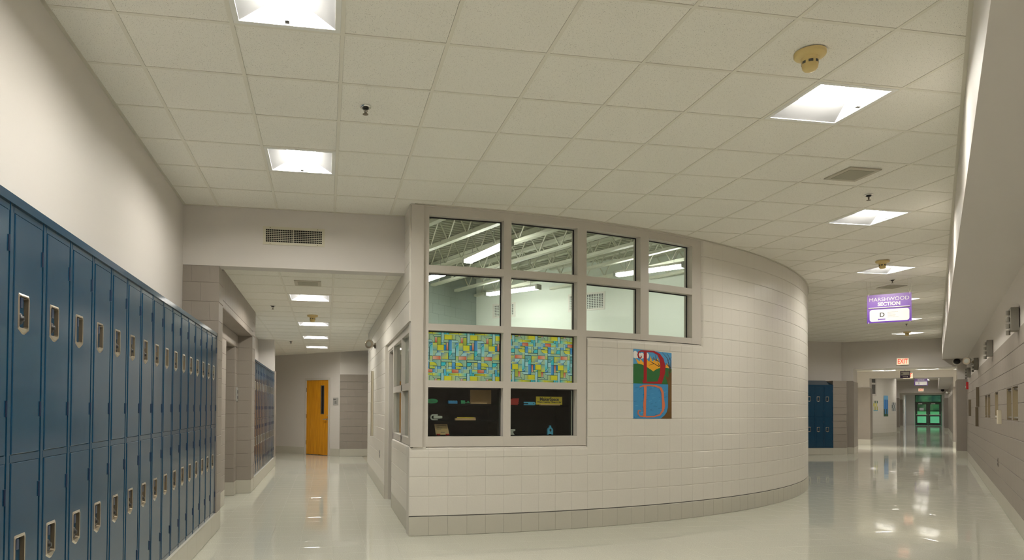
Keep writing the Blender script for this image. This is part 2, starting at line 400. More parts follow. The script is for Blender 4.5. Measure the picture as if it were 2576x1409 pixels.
def runner(fixed, axis, a0, a1):
    mb = MB(); step = .05; cur = None; segs = []
    n = int((a1-a0)/step)
    for k in range(n+1):
        t = a0+k*step; x, y = (fixed, t) if axis == 'y' else (t, fixed)
        ins = bool([p for p in hall_clip([(x-.004,y-.004),(x+.004,y-.004),(x+.004,y+.004),(x-.004,y+.004)]) if parea(p) > 3e-5])
        if ins and cur is None: cur = t
        if not ins and cur is not None: segs.append((cur, t)); cur = None
    if cur is not None: segs.append((cur, a1))
    for s0, s1 in segs:
        if s1-s0 < .06: continue
        if axis == 'y': mb.box(fixed-.012, fixed+.012, s0-.01, s1, CZ, CZ+.012)
        else: mb.box(s0-.01, s1, fixed-.012, fixed+.012, CZ+.0006, CZ+.012)
    if mb.v: mb.build('grid_runner', M['tee'], ceil)
for i in range(0, 34): runner(X0+i*T, 'y', -2.6, 20)
for j in range(-10, 27): runner(Y0+j*T, 'x', -1.6, 19)
# wall angles around the edge
mb = MB().box(XL, XL+.022, -2.5, YH, CZ-.002, CZ+.003); mb.build('wall_angle', M['trimmetal'], ceil)
MB().box(XL, .86, YH-.022, YH, CZ-.002, CZ+.003).build('wall_angle', M['trimmetal'], ceil)
mb = MB()
for k in range(60):
    a, b = 1.2+k*1.5, 1.2+(k+1)*1.5
    mb.prismz([cpt(a,CR), cpt(b,CR), cpt(b,CR+.022), cpt(a,CR+.022)], CZ-.002, CZ+.003)
mb.build('wall_angle', M['trimmetal'], ceil)
MB().prismz([W(-3,VS-.022)[:2], W(UA,VS-.022)[:2], W(UA,VS)[:2], W(-3,VS)[:2]], CZ-.002, CZ+.003).build('wall_angle', M['trimmetal'], ceil)

# ------------------------------------------------------------------ recessed lights
def light_meshes():
    o, i = .292, .262; tx, ty, h = .125, .235, .085
    fr = MB()
    for a in range(4):
        c, s = round(math.cos(a*math.pi/2)), round(math.sin(a*math.pi/2))
        P = lambda x, y, z: (x*c-y*s, x*s+y*c, z)
        fr.add([P(-o,-o,0),P(o,-o,0),P(i,-i,0),P(-i,-i,0),P(-i,-i,.012),P(i,-i,.012),P(-o,-o,.01),P(o,-o,.01)], [(0,3,2,1),(3,4,5,2),(0,1,7,6)])
    sd = MB().add([(-i,-i,.004),(-i,i,.004),(-tx,ty,h),(-tx,-ty,h)], [(0,3,2,1)]); sd2 = MB().add([(i,-i,.004),(i,i,.004),(tx,ty,h),(tx,-ty,h)], [(0,1,2,3)])
    en = MB().add([(-i,-i,.004),(i,-i,.004),(tx,-ty,h),(-tx,-ty,h)], [(0,1,2,3)]); en2 = MB().add([(-i,i,.004),(i,i,.004),(tx,ty,h),(-tx,ty,h)], [(0,3,2,1)])
    le = MB().add([(-tx,-ty,h),(tx,-ty,h),(tx,ty,h),(-tx,ty,h)], [(0,3,2,1)])
    cl = MB().box(-.011, .011, i-.045, i-.012, .003, .022)
    return [('lamp_frame', fr.mesh('lamp_frame', M['lamp_frame'])), ('reflector', sd.mesh('reflector', M['lamp_side'])), ('reflector', sd2.mesh('reflector', M['lamp_side'])), ('end_lens', en.mesh('end_lens', M['lamp_end'])), ('end_lens', en2.mesh('end_lens', M['lamp_end'])),
            ('diffuser', le.mesh('diffuser', M['lamp_lens'])), ('lens_clip', cl.mesh('lens_clip', M['darkgrey']))]
LM = light_meshes()
def add_light(x, y, z, rot, label, group='recessed ceiling lights'):
    t = thing('ceiling_light', label, 'ceiling light', (x, y, z), rot, group)
    for n, me in LM: link(n, me, t)
for a, b, r, l in LIGHTS:
    add_light(X0+(a+.5)*T, Y0+(b+.5)*T, CZ-.001, -math.pi/2 if r else 0, l)
for j, l in ((9,'nearest ceiling light inside the narrow corridor'),(14,'second ceiling light inside the narrow corridor'),(18,'third ceiling light inside the narrow corridor'),(22,'farthest ceiling light in the narrow corridor, before the wooden door')):
    add_light(X0+1.5*T, Y0+(j+.5)*T, CZ2-.001, 0, l)

# ------------------------------------------------------------------ left wall, header, piers
struct('wall_left', MB().box(XL-.2, XL, -2.9, YH+.2, 0, CZ+.6), M['wall'], 'smooth warm white wall above the lockers')
hd = struct('wall_header', MB().box(XL, XR, YH, YH+.2, HB, CZ+.6), M['wall'], 'smooth header wall over the narrow corridor')
def blockwall(parent, x0, x1, z0, z1, mt, mortar, loc, rotz, bw=.4064, bh=CH, bond=True, depth=.05, skip=None, first=True, base=True, zbase=0.):
    """stacked blocks on a flat face; local x to the viewer's right, -y outward. the pieces become children of parent"""
    n = 0; rot = Matrix.Rotation(rotz, 4, 'Z'); cache = {}
    r = int(round(z0/bh)); z = z0
    while z < z1-.01:
        zt = min((math.floor(z/bh+1e-4)+1)*bh, z1); off = (bw/2 if (r % 2 and bond) else 0); x = x0 - off
        while x < x1-.004:
            a, b = max(x, x0), min(x+bw, x1); x += bw
            if b-a < .012: continue
            if skip and skip((a+b)/2, (z+zt)/2): continue
            isb = base and z < .01; k = (round(b-a,3), round(zt-z,3), isb)
            if k not in cache: cache[k] = MB().cbox(.0003, b-a-.0003, 0, depth, .0022, zt-z-.0022, .0035, .0007).mesh('block', M['base'] if isb else mt)
            o = link('base_block' if isb else 'block', cache[k], parent); p = rot @ Vector((a, 0, z)); o.location = Vector(loc)+p; o.rotation_euler = (0,0,rotz); n += 1
        z = zt; r += 1
    return n
# pier under the header, left
pr = struct('wall_pier', MB().box(XL, XP-.004, YH+.004, 7.921, 0, HB), M['grey_mortar'], 'taupe block pier at the end of the locker row')
blockwall(pr, 0, .37, CH*10, HB, M['grey_block'], None, (XL, YH, 0), 0, bw=.185)
blockwall(pr, 0, .291, 0, HB, M['grey_block'], None, (XP, YH+.001, 0), math.pi/2, bw=.291, bond=False)
# locker base course
pb = struct('baseboard_lockers', MB().box(XL, XP-.002, 1.2, YH, 0, CH-.006), M['base_joint'], 'pale block base under the blue lockers')
blockwall(pb, 0, YH-1.2, 0, CH, M['base'], None, (XP+.004, 1.2, 0), math.pi/2, bond=False)
MB().box(XL, XP+.006, 1.2, YH, CH-.006, CH).build('base_cap', M['base'], pb)
# recess with the passage opening
rc = struct('wall_recess', MB().box(-1.9, -1.349, 7.92, 9.79, 0, 2.5).box(-1.9, -1.349, 10.74, 11.3, 0, 2.5).box(-1.9, -1.349, 9.79, 10.74, 2.227, 2.5).box(-2.0, -1.9, 7.92, 11.3, 0, 2.5), M['grey_mortar'], 'taupe block recess with a deep passage opening')
blockwall(rc, 0, 1.868, 0, 2.227, M['grey_block'], None, (-1.345, 7.92, 0), math.pi/2)
blockwall(rc, 0, .31, 0, 2.227, M['grey_block'], None, (-1.345, 10.742, 0), math.pi/2)
blockwall(rc, 0, 3.13, 2.227, 2.42, M['grey_block'], None, (-1.345, 7.92, 0), math.pi/2)
blockwall(rc, 0, .55, 0, 2.227, M['grey_block'], None, (-1.9, 10.736, 0), 0, bond=False, bw=.55)
lt = struct('wall_lintel', MB().box(XL, XP-.004, 7.921, 11.05, 2.425, CZ2+.1), M['grey_mortar'], 'taupe block lintel over the recess')
blockwall(lt, 0, 3.13, 2.425, CZ2+.03, M['grey_block'], None, (XP, 7.921, 0), math.pi/2, bw=CH, bh=.5, bond=False, base=False)
for k in range(8): MB().box(XL+.155, XP-.002, 7.93+k*.39, 7.93+k*.39+.384, 2.421, 2.427).build('lintel_block', M['grey_block'], lt)
p2 = struct('wall_pier_far', MB().box(XL, XP-.004, 11.054, 11.5, 0, CZ2+.1), M['grey_mortar'], 'taupe block pier between recess and second lockers')
blockwall(p2, 0, .215, 0, 2.43, M['grey_block'], None, (-1.345, 11.05, 0), 0, bw=.215, bond=False)
blockwall(p2, 0, .45, 0, CZ2+.02, M['grey_block'], None, (XP, 11.05, 0), math.pi/2, bw=.45, bond=False)
b2 = struct('baseboard_lockers_far', MB().box(XL, XP-.002, 11.5, 16.3, 0, CH-.006), M['base_joint'], 'pale block base under the second locker row')
blockwall(b2, 0, 4.8, 0, CH, M['base'], None, (XP+.004, 11.5, 0), math.pi/2, bond=False)
MB().box(XL, XP+.006, 11.5, 16.3, CH-.006, CH).build('base_cap', M['base'], b2)
struct('wall_behind_lockers', MB().box(XL-.2, XL, 11.4, 16.3, 0, CZ2+.1), M['wall'], 'white wall strip behind the second lockers')
ep = struct('wall_end_pier', MB().box(XL, XP-.03, 16.0, 16.3, 2.13, CZ2+.1), M['wall'], 'white pier above the end of the second lockers')
MB().box(XL, XP, 15.93, 16.31, CH, 2.135).build('pier_block', M['grey_block'], ep)
struct('wall_far_left', MB().box(-3.2, XL, 16.3, 16.5, 0, CZ2+.1).box(-3.3, -3.1, 16.3, 23, 0, CZ2+.1), M['wall'], 'white wall past the second lockers')

# ------------------------------------------------------------------ far end of the narrow corridor
KW = 19.45
def kw(t, d=0): return ((t + d/R2), (KW - t + d/R2))     # point on the angled wall at X = t
fw_ = MB()
def slab(mb, ta, tb, z0, z1, th=.2): return mb.prismz([kw(ta), kw(tb), kw(tb, th), kw(ta, th)], z0, z1)
slab(fw_, -3.4, -.575, 0, CZ2+.1); slab(fw_, .115, .37, 0, CZ2+.1); slab(fw_, -.575, .115, 2.15, CZ2+.1); slab(fw_, -.575, .115, -.05, 0)
struct('wall_far', fw_, M['wall'], 'angled white end wall of the narrow corridor')
L_ = .69*R2
bb = MB(); slab(bb, -3.4, -.6, 0, .2, -.012); slab(bb, .135, .372, 0, .2, -.012); struct('baseboard_far', bb, M['base'], 'pale base of the angled end wall')
dr = sempty('door_1', 'honey coloured wooden door in the angled end wall'); dr.location = (*kw(-.575), 0); dr.rotation_euler = (0,0,-math.pi/4)
DW = .975
MB().box(0, .05, -.03, .12, 0, 2.15).box(DW-.05, DW, -.03, .12, 0, 2.15).box(.05, DW-.05, -.03, .12, 2.09, 2.15).build('door_frame', M['frame'], dr)
leaf = MB()
leaf.box(.053, .62, 0, .045, .012, 2.088); leaf.box(.735, DW-.053, 0, .045, .012, 2.088); leaf.box(.62, .735, 0, .045, .012, 1.15); leaf.box(.62, .735, 0, .045, 1.93, 2.088)
lf = leaf.build('door_leaf', M['door_wood'], dr)
MB().box(.612,.63,-.006,.05,1.14,1.94).box(.725,.743,-.006,.05,1.14,1.94).box(.63,.725,-.006,.05,1.14,1.158).box(.63,.725,-.006,.05,1.922,1.94).build('vision_frame', M['darkgrey'], lf)
MB().box(.63,.725,.02,.026,1.158,1.922).build('vision_pane', M['black'], lf)
MB().lathe([(.028,0),(.028,-.012),(.012,-.014),(.012,-.05)], 12, (.865,0,1.0), 'y').box(.76,.875,-.06,-.045,.988,1.012).build('lever_handle', M['nickel'], lf)
MB().lathe([(.018,0),(.018,-.012),(.006,-.013)], 10, (.872,0,1.10), 'y').build('lock_cylinder', M['nickel'], lf)
for z in (.28, 1.02, 1.76): MB().cyl((.05,-.008,z), (.05,-.008,z+.12), .009, 8).build('hinge', M['pocket'], dr)
MB().box(-.1, DW+.1, .13, .14, -.01, 2.2).build('door_backing', M['dark'], dr)
t = thing('room_sign', 'small grey room plaque beside the wooden door', 'sign', (*kw(.195, -.004), 1.395), -math.pi/4)
MB().box(0, .2, -.006, 0, 0, .2).build('plaque', M['signgrey'], t); MB().box(.02,.045,-.0068,-.006,.14,.168).box(.05,.062,-.0068,-.006,.14,.168).box(.067,.09,-.0068,-.006,.14,.168).box(.095,.11,-.0068,-.006,.14,.168).build('number_print', M['ink'], t); MB().box(.07,.088,-.0068,-.006,.075,.095).box(.093,.13,-.0068,-.006,.075,.095).box(.065,.10,-.0068,-.006,.042,.062).box(.105,.14,-.0068,-.006,.042,.062).build('name_print', M['ink'], t)
wf = struct('wall_far_right', MB().box(.37, 3.6, 19.08, 19.3, 0, CZ2+.1).box(2.0, 2.2, 13.9, 19.2, 0, CZ2+.1), M['wall'], 'end wall right of the wooden door with taupe block wainscot')
blockwall(wf, 0, 1.63, 0, 2.2352, M['grey_block'], None, (.372, 19.07, 0), 0, bond=True)

# second corridor ceiling
c2 = struct('ceiling_corridor', MB().box(-3.4, 1.04, YH+.2, 14.0, CZ2+.13, CZ2+.15).box(-3.4, 2.2, 14.0, 23, CZ2+.13, CZ2+.15), M['plenum'], 'lower tile ceiling of the narrow corridor')
c2cells = {(1,9),(1,14),(1,18),(1,22)}
t2 = MB().box(.013, T-.013, .013, T-.013, CZ2+.003, CZ2+.018).mesh('ceiling_tile', M['tile'])
for i in range(-4, 6):
    for j in range(5, 32):
        if (i, j) in c2cells: continue
        x, y = X0+i*T, Y0+j*T; sq = [(x+.013,y+.013),(x+T-.013,y+.013),(x+T-.013,y+T-.013),(x+.013,y+T-.013)]
        sq = clip(sq, 0, -1, -(YH+.2)); lim = 2.2 if y > 14 else XR
        lo = -3.4 if y > 16 else (XL if y > 11.3 else XP)
        for pl in ((1,0,lim), (-1,0,-lo), (1,1,KW)):
            if len(sq) > 2: sq = clip(sq, *pl)
        if len(sq) < 3 or parea(sq) < .004: continue
        if parea(sq) > .3407 and y > YH+.2: link('ceiling_tile', t2, c2, (x, y, random.uniform(0,.002)))
        else: MB().prismz(sq, CZ2+.003, CZ2+.018).build('ceiling_tile', M['tile'], c2)
for i in range(-3, 6):
    x = X0+i*T; lo = YH+.2 if XP < x < XR else (11.5 if XL < x < XP else (16.3 if x < 0 else 14.3)); hi = min(KW - x, 22)
    if hi > lo: MB().box(x-.012, x+.012, lo, hi, CZ2, CZ2+.012).build('grid_runner', M['tee'], c2)
for j in range(7, 30):
    y = Y0+j*T; lo = XP if y < 11.5 else (XL if y < 16.3 else -3.2); hi = min(XR if y < 14.3 else 2.0, KW-y)
    if hi > lo: MB().box(lo, hi, y-.012, y+.012, CZ2+.0006, CZ2+.012).build('grid_runner', M['tee'], c2)

# ------------------------------------------------------------------ right wall of the narrow corridor, corner window
rw = struct('wall_corridor_right', MB().box(XR+.004, 1.05, 10.12, 14.3, 0, CZ+.9).box(XR+.004, 1.05, 7.16, 10.12, 2.235, CZ+.9).box(.872, 1.05, 7.24, 9.25, 0, .90), M['white_mortar'], 'cream block wall along the right of the narrow corridor')
blockwall(rw, 0, 4.17, 0, CZ2+.02, M['white_block'], None, (XR, 14.29, 0), -math.pi/2)
blockwall(rw, 0, 2.50, 2.235, CZ2+.02, M['white_block'], None, (XR, 10.12, 0), -math.pi/2, base=False)
blockwall(rw, 0, .47, 2.235, CZ, M['white_block'], None, (XR, YH, 0), -math.pi/2, base=False, bw=.47, bond=False)
blockwall(rw, 0, 2.10, 0, .8128, M['white_block'], None, (.868, 9.25, 0), -math.pi/2, bond=False, bw=CH)
def bull(prof_w, d=.16):   # bullnose profile in (y,z): y inward
    return [(d,0),(0,0)] + [(.045-.045*math.cos(a), prof_w-.045+.045*math.sin(a)) for a in (0, .4, .8, 1.2, 1.5708)] + [(d,prof_w)]
for k in range(5):
    w_ = 2.10/5
    MB().prismx(bull(.108), 0, w_-.0015).build('sill_block', M['white_block'], rw).location = (.868, 9.25-k*w_, .8128)
    rw.children[-1].rotation_euler = (0,0,-math.pi/2)
# side window and door frame (X plane)
sw = sempty('window_2', 'narrow grey framed side window beside the corner post'); FX = .885
def xbar(name, y0, y1, z0, z1, d=.12, x=FX): return MB().box(x, x+d, y0, y1, z0, z1).build(name, M['frame'], sw)
xbar('head_rail', 7.30, 10.10, 2.15, 2.235); xbar('sill_rail', 7.30, 9.25, .921, 1.0); xbar('rail', 7.30, 9.20, 1.525, 1.60, .1)
for y in (9.20, 8.19): xbar('mullion', y, y+.075, .921 if y > 0 else 0, 2.15)
MB().box(FX+.04, FX+.046, 7.30, 8.19, 1.60, 2.15).build('pane', M['glass'], sw); MB().box(FX+.04, FX+.046, 8.265, 9.20, 1.60, 2.15).build('pane', M['glass'], sw)
MB().box(FX+.04, FX+.046, 7.30, 8.19, 1.0, 1.525).build('pane', M['glass'], sw); MB().box(FX+.04, FX+.046, 8.265, 9.20, 1.0, 1.525).build('pane', M['glass'], sw)
d2 = sempty('door_2', 'grey framed workshop door in the narrow corridor')
MB().box(.90, 1.05, 10.06, 10.12, 0, 2.19).box(.90, 1.05, 9.25, 9.31, 0, 2.19).box(.90, 1.05, 9.31, 10.06, 2.13, 2.19).build('door_frame', M['frame'], d2)
lf2 = MB().box(.985, 1.03, 9.315, 10.055, .01, 2.125).build('door_leaf', M['darkgrey'], d2); MB().box(.975, .986, 9.6, 9.95, 1.2, 1.9).build('notice_sheet', M['paper'], lf2)
MB().lathe([(.028,0),(.02,-.05)], 10, (0,0,0), 'y').build('door_knob', M['nickel'], lf2, loc=(.985, 9.40, 1.0), rotz=-math.pi/2)

# ------------------------------------------------------------------ curved wall
DTH = 1.222; TH0 = 7.08 - 5*DTH
def in_win(th, z): return (th < 13.19 and .9 < z < 3.46) or (th < 24.2 and 2.134 < z < 3.46)
cm = MB()
def arcslab(mb, a, b, z0, z1, ro, ri):
    n = max(1, int(round((b-a)/DTH)))
    for k in range(n):
        p, q = a+(b-a)*k/n, a+(b-a)*(k+1)/n
        mb.prismz([cpt(p,ro), cpt(q,ro), cpt(q,ri), cpt(p,ri)], z0, z1)
arcslab(cm, TH0, 13.19, 0, .90, CR-.004, CR-.2); arcslab(cm, 13.19, 24.2, 0, 2.12, CR-.004, CR-.2); arcslab(cm, 24.2, 105, 0, CZ+.9, CR-.004, CR-.2); arcslab(cm, TH0, 24.2, 3.44, CZ+.9, CR-.004, CR-.2)
cw = struct('wall_curved', cm, M['white_mortar'], 'curved cream block wall with the painted mural')
mb = MB(); arcslab(mb, TH0, 105, CH-.012, CH+.004, CR-.002, CR-.02); mb.build('base_joint', M['darkgrey'], cw)
cells = []
for k in range(0, 72):
    for c in range(17):
        a = TH0+k*DTH; th = a+DTH/2; z0, z1 = c*CH, (c+1)*CH
        if in_win(th, (z0+z1)/2):
            continue
        if th < 13.19 and c == 4: continue      # sill course, built below
        if 13.19 < th < 24.2 and c == 10: continue
        x, y = cpt(th, CR); nrm = Vector((math.sin(D2(th)), -math.cos(D2(th)), 0)); to = Vector((-x, -y, 0)); vis = nrm.dot(to) > 0
        ar = nrm.dot(to.normalized())*.04/(to.length**2) if vis else 0
        cells.append((ar, th, z0, z1, c == 0))
cells.sort(key=lambda t: -t[0])
bw = CR*D2(DTH)
bme = MB().cbox(-bw/2+.0001, bw/2-.0001, 0, .05, .0022, CH-.0022, .0042, .0005).mesh('block', M['white_block'])
bbe = MB().cbox(-bw/2+.0003, bw/2-.0003, -.003, .05, .001, CH-.006, .003, .001).mesh('base_block', M['base'])
for ar, th, z0, z1, isb in cells[:300]:
    o = link('base_block' if isb else 'block', bbe if isb else bme, cw); o.location = (*cpt(th, CR), z0); o.rotation_euler = (0,0,D2(th))
sm = {True: MB(), False: MB()}
for ar, th, z0, z1, isb in cells[300:]:
    src = bbe if isb else bme; rot = Matrix.Rotation(D2(th), 3, 'Z'); px, py = cpt(th, CR)
    sm[isb].add([(lambda q: (q.x+px, q.y+py, q.z+z0))(rot @ v.co) for v in src.vertices], [tuple(p.vertices) for p in src.polygons])
tag(sm[False].build('far_blocks', M['white_block'], cw), kind='stuff'); tag(sm[True].build('far_base_blocks', M['base'], cw), kind='stuff')
def arc_sill(a, b, z, h, n):
    for k in range(n):
        th = a+(b-a)*(k+.5)/n; wd = CR*D2((b-a)/n)
        o = MB().prismx(bull(h), -wd/2+.0007, wd/2-.0007).build('sill_block', M['white_block'], cw); o.location = (*cpt(th, CR), z); o.rotation_euler = (0,0,D2(th))
arc_sill(TH0, 13.19, 4*CH, .108, 10); arc_sill(13.19, 24.19, 10*CH, .108, 9)
# vertical bullnose reveal at the right of the window
for c in range(10, 17):
    a0 = 24.19
    MB().prismz([(0,.16),(0,.045)]+[(.045-.045*math.cos(a), .045-.045*math.sin(a)) for a in (.4,.8,1.2,1.5708)]+[(.06,0),(.06,.16)], .002, CH-.002 if c < 16 else CH).build('reveal_block', M['white_block'], cw, False, (*cpt(23.98, CR), c*CH), D2(24.1))

# the big corner window
wi = sempty('window_1', 'large grey framed workshop window in the curved wall')
RF, DF = CR-.012, .12
def fbar(name, a, b, z0, z1, ro=RF, d=DF, sub=1):
    mb = MB()
    for k in range(sub):
        p, q = a+(b-a)*k/sub, a+(b-a)*(k+1)/sub
        mb.prismz([cpt(p,ro), cpt(q,ro), cpt(q,ro-d), cpt(p,ro-d)], z0, z1)
    return mb.build(name, M['frame'], wi)
MB().box(.862, .992, 7.132, 7.30, .921, CZ-.005).build('corner_post', M['frame'], wi)
fbar('mullion', 1.80, 2.13, .921, 3.44); fbar('mullion', 7.05, 7.57, .921, 3.36); fbar('mullion', 12.42, 13.14, .921, 3.36); fbar('mullion', 17.75, 18.52, 2.142, 3.36); fbar('mullion', 23.0, 24.02, 2.142, 3.44)
COLS = [(2.13,7.05),(7.57,12.42),(13.14,17.75),(18.52,23.0)]
fbar('head_rail', 2.13, 23.0, 3.355, 3.44, sub=8)
for i, (a, b) in enumerate(COLS):
    fbar('rail', a, b, 2.752, 2.828, RF-.002, DF-.01, 2)
    fbar('sill_rail' if i > 1 else 'rail', a, b, 2.142, 2.212, RF-.002, DF-.01, 2)
    if i < 2:
        fbar('rail', a, b, 1.545, 1.618, RF-.002, DF-.01, 2); fbar('sill_rail', a, b, .921, 1.028, RF-.002, DF-.01, 2)
    zs = [(2.828,3.355),(2.212,2.752)] + ([(1.618,2.142),(1.028,1.545)] if i < 2 else [])
    for z0, z1 in zs:
        r = RF-.085; A, B = cpt(a, r), cpt(b, r); A2, B2 = cpt(a, r-.006), cpt(b, r-.006)
        MB().prismz([A, B, B2, A2], z0, z1).build('pane', M['glass'], wi)
        g = MB()   # dark glazing gasket
        for p, q in ((a, a+.07), (b-.07, b)): g.prismz([cpt(p,r+.01), cpt(q,r+.01), cpt(q,r+.001), cpt(p,r+.001)], z0, z1)
        g.prismz([cpt(a,r+.01), cpt(b,r+.01), cpt(b,r+.001), cpt(a,r+.001)], z1-.012, z1)
        g.build('gasket', M['black'], wi)

# ------------------------------------------------------------------ soffit and right wall
def uvp(u0, u1, v0, v1, z0, z1, mb=None): return (mb or MB()).prismz([W(u0,v0)[:2], W(u1,v0)[:2], W(u1,v1)[:2], W(u0,v1)[:2]], z0, z1)
struct('ceiling_soffit', uvp(-3.8, UA+.02, VS, VW+.25, ZS, CZ+.6), M['wall'], 'boxed soffit along the right wall')
UR = 16.1; RZ = D2(-135)
NICHES = [(9.80, 10.45), (10.60, 11.25), (12.72, 13.34), (14.47, 15.12), (15.30, 15.86)]
mb = uvp(-3.8, UA, VW+.006, VW+.25, 2.2352, ZS); uvp(-3.8, UA, VW+.068, VW+.25, 0, 2.2352, mb)
wr = struct('wall_right', mb, M['wall'], 'right wall with taupe block wainscot')
uvp(-3.8, 8.8, VW+.001, VW+.06, 0, 2.2352).build('near_wainscot', M['grey_mortar'], wr)
uvp(UR, UA, VW+.004, VW+.06, 0, 2.2352).build('mortar_bed', M['grey_mortar'], wr)
blockwall(wr, 0, UR-8.8, 0, 6*CH, M['grey_block'], None, W(UR, VW), RZ, depth=.06)
blockwall(wr, 0, UR-8.8, 8*CH, 2.2352, M['grey_block'], None, W(UR, VW), RZ, depth=.06)
ed = [8.8] + [e for n in NICHES for e in n] + [UR]
for a_, b_ in zip(ed[0::2], ed[1::2]): blockwall(wr, UR-b_, UR-a_, 6*CH, 8*CH, M['grey_block'], None, W(UR, VW), RZ, depth=.06)
for k, (a_, b_) in enumerate(NICHES):
    t = thing('wall_niche', ['nearest steel backed niche in the right wall', 'second steel backed niche in the right wall', 'niche just left of the ivory switch box', 'second niche left of the ivory switch box', 'third niche left of the ivory switch box'][k], 'wall niche', W(b_, VW, 6*CH), RZ, 'shallow niches in the right wall'); wd = b_-a_
    MB().box(0, wd, .056, .064, 0, 2*CH).build('back_panel', M['steel'], t); MB().box(0, .012, 0, .06, 0, 2*CH).build('jamb', M['tanpaint'], t); MB().box(wd-.012, wd, 0, .06, 0, 2*CH).build('jamb', M['pocket'], t)
    MB().box(.012, wd-.012, 0, .06, 2*CH-.010, 2*CH).build('head', M['grey_mortar'], t); MB().box(.012, wd-.012, 0, .06, 0, .008).build('sill', M['grey_mortar'], t)
    for z in (.03, 2*CH-.04): MB().cbox(.013, .035, .008, .055, z, z+.02, .003).build('clip', M['chrome'], t)
sg, sb = MB(), MB()
for c in range(11):
    u = UR - (.2032 if c % 2 else 0)
    while u < UA:
        a, b = max(u, UR)+.0004, min(u+.4064, UA)-.0004; u += .4064
        if b-a < .02: continue
        (sb if c == 0 else sg).add([W(a,VW,c*CH+.0035), W(b,VW,c*CH+.0035), W(b,VW,(c+1)*CH-.0035), W(a,VW,(c+1)*CH-.0035), W(a,VW+.02,c*CH+.0035), W(b,VW+.02,c*CH+.0035), W(b,VW+.02,(c+1)*CH-.0035), W(a,VW+.02,(c+1)*CH-.0035)], [(0,1,2,3),(4,5,1,0),(1,5,6,2),(3,2,6,7),(4,0,3,7)])
tag(sg.build('far_blocks', M['grey_block'], wr), kind='stuff'); tag(sb.build('far_base_blocks', M['base'], wr), kind='stuff')
# wedge end behind the camera
struct('wall_back', MB().box(-1.9, -1.2, -2.9, -2.3, 0, CZ+.6), M['wall'], 'white end of the hall behind the camera')

# dark proud stripes standing in for the dark far recesses of the right wall
def stripe(u, z0, z1, label, wd=.10, silver=True):
    t = thing('recess_stripe', label, 'wall channel', W(u, VW-.001, z0), RZ, 'dark stripes in place of recesses in the right wall')
    h = z1-z0
    MB().box(0, .012, -.035, 0, 0, h).box(.012, wd, -.006, 0, 0, h).build('stripe_body', M['pocket'], t)
    MB().box(wd-.004, wd+.012, -.05, 0, 0, h).build('stripe_edge', M['steel'] if silver else M['pocket'], t)
    for z in (.03, h-.03): MB().lathe([(.010,-.006),(.010,-.011),(.004,-.013)], 8, (wd*.55, 0, z), 'y').build('screw', M['chrome'], t)
for u, z0, z1, l in ((18.1,1.43,1.83,'upper of two stacked dark stripes in place of recesses far down the right wall'),(18.45,1.02,1.42,'lower of two stacked dark stripes in place of recesses far down the right wall'),(22.0,1.22,1.63,'farthest thin channel in place of a recess in the right wall')):
    stripe(u, z0, z1, l, .18, False)
def wall_box(u, z0, label):
    t = thing('ribbed_wall_box', label, 'wall box', W(u, VW-.001, z0), RZ, 'ribbed grey boxes above the right wainscot')
    MB().cbox(0, .22, -.075, 0, 0, .25, .006).build('housing', M['boxgrey'], t)
    for k in range(4): MB().cyl((.185,-.092,-.045+k*.072), (.185,-.092,.002+k*.072), .02, 10).build('rib', M['boxgrey'], t)
    return t
wall_box(9.79, 2.20, 'nearest ribbed grey box above the wainscot, cut by the right edge'); wall_box(13.98, 2.20, 'second ribbed grey box above the wainscot'); wall_box(18.35, 2.20, 'ribbed grey box behind the round lamp head on the right wall'); wall_box(22.3, 2.20, 'farthest ribbed grey box, above the red alarm')
def lamp_head(name, label, loc, rotz):
    t = thing(name, label, 'emergency light', loc, rotz, 'round emergency lamp heads')
    MB().lathe([(.05,0),(.05,-.02),(.02,-.03),(.016,-.09)], 14, (0,0,0), 'y').build('wall_mount', M['pocket'], t, True)
    hd_ = bpy.data.objects.new('lamp_head', MB().lathe([(.03,.07),(.07,.045),(.092,0),(.095,-.03),(.095,-.05),(.08,-.052)], 22, (0,0,0), 'y').mesh('lamp_head', M['nickel'], True)); COL.objects.link(hd_)
    hd_.parent = t; hd_.location = (.13,-.11,.01); hd_.scale = (.8,.8,.8)
    hd_.rotation_euler = (0,0,D2(62))
    gl = MB().lathe([(.078,-.046),(.05,-.053),(.005,-.056)], 20, (0,0,0), 'y').build('lamp_glass', M['grey_pl'], hd_, True)
    MB().cyl((0,-.085,0), (.07,-.12,.01), .014, 8).build('arm', M['pocket'], t)
lamp_head('emergency_light', 'round emergency lamp on the right wall near the portal', W(18.0, VW-.08, 2.36), RZ)
lamp_head('emergency_light', 'round emergency lamp on the cream wall of the narrow corridor', (XR, 12.1, 2.41), -math.pi/2)
t = thing('fire_alarm_pull', 'small red fire alarm pull on the right wall', 'fire alarm', W(23.5, VW, 1.93), RZ)
MB().cbox(0,.12,-.05,0,0,.2,.006).build('housing', M['red'], t); MB().box(.02,.10,-.065,-.05,.05,.08).build('pull_bar', M['signwhite'], t)
t = thing('switch_plate', 'ivory switch box on the right wall beside the niches', 'switch', W(12.2, VW-.002, 1.16), RZ)
MB().cbox(0,.12,-.045,0,0,.19,.006).build('plate', M['beige_plate'], t); MB().cyl((.03,-.045,.1),(.03,-.062,.1),.014,10).build('button', M['signwhite'], t)
t = thing('outlet_plate', 'small grey outlet low on the right wall', 'outlet', W(12.8, VW-.002, .54), RZ); MB().cbox(0,.075,-.008,0,0,.12,.003).build('plate', M['grey_mortar'], t); MB().box(.02,.055,-.01,-.007,.02,.05).box(.02,.055,-.01,-.007,.07,.1).build('sockets', M['ink'], t)
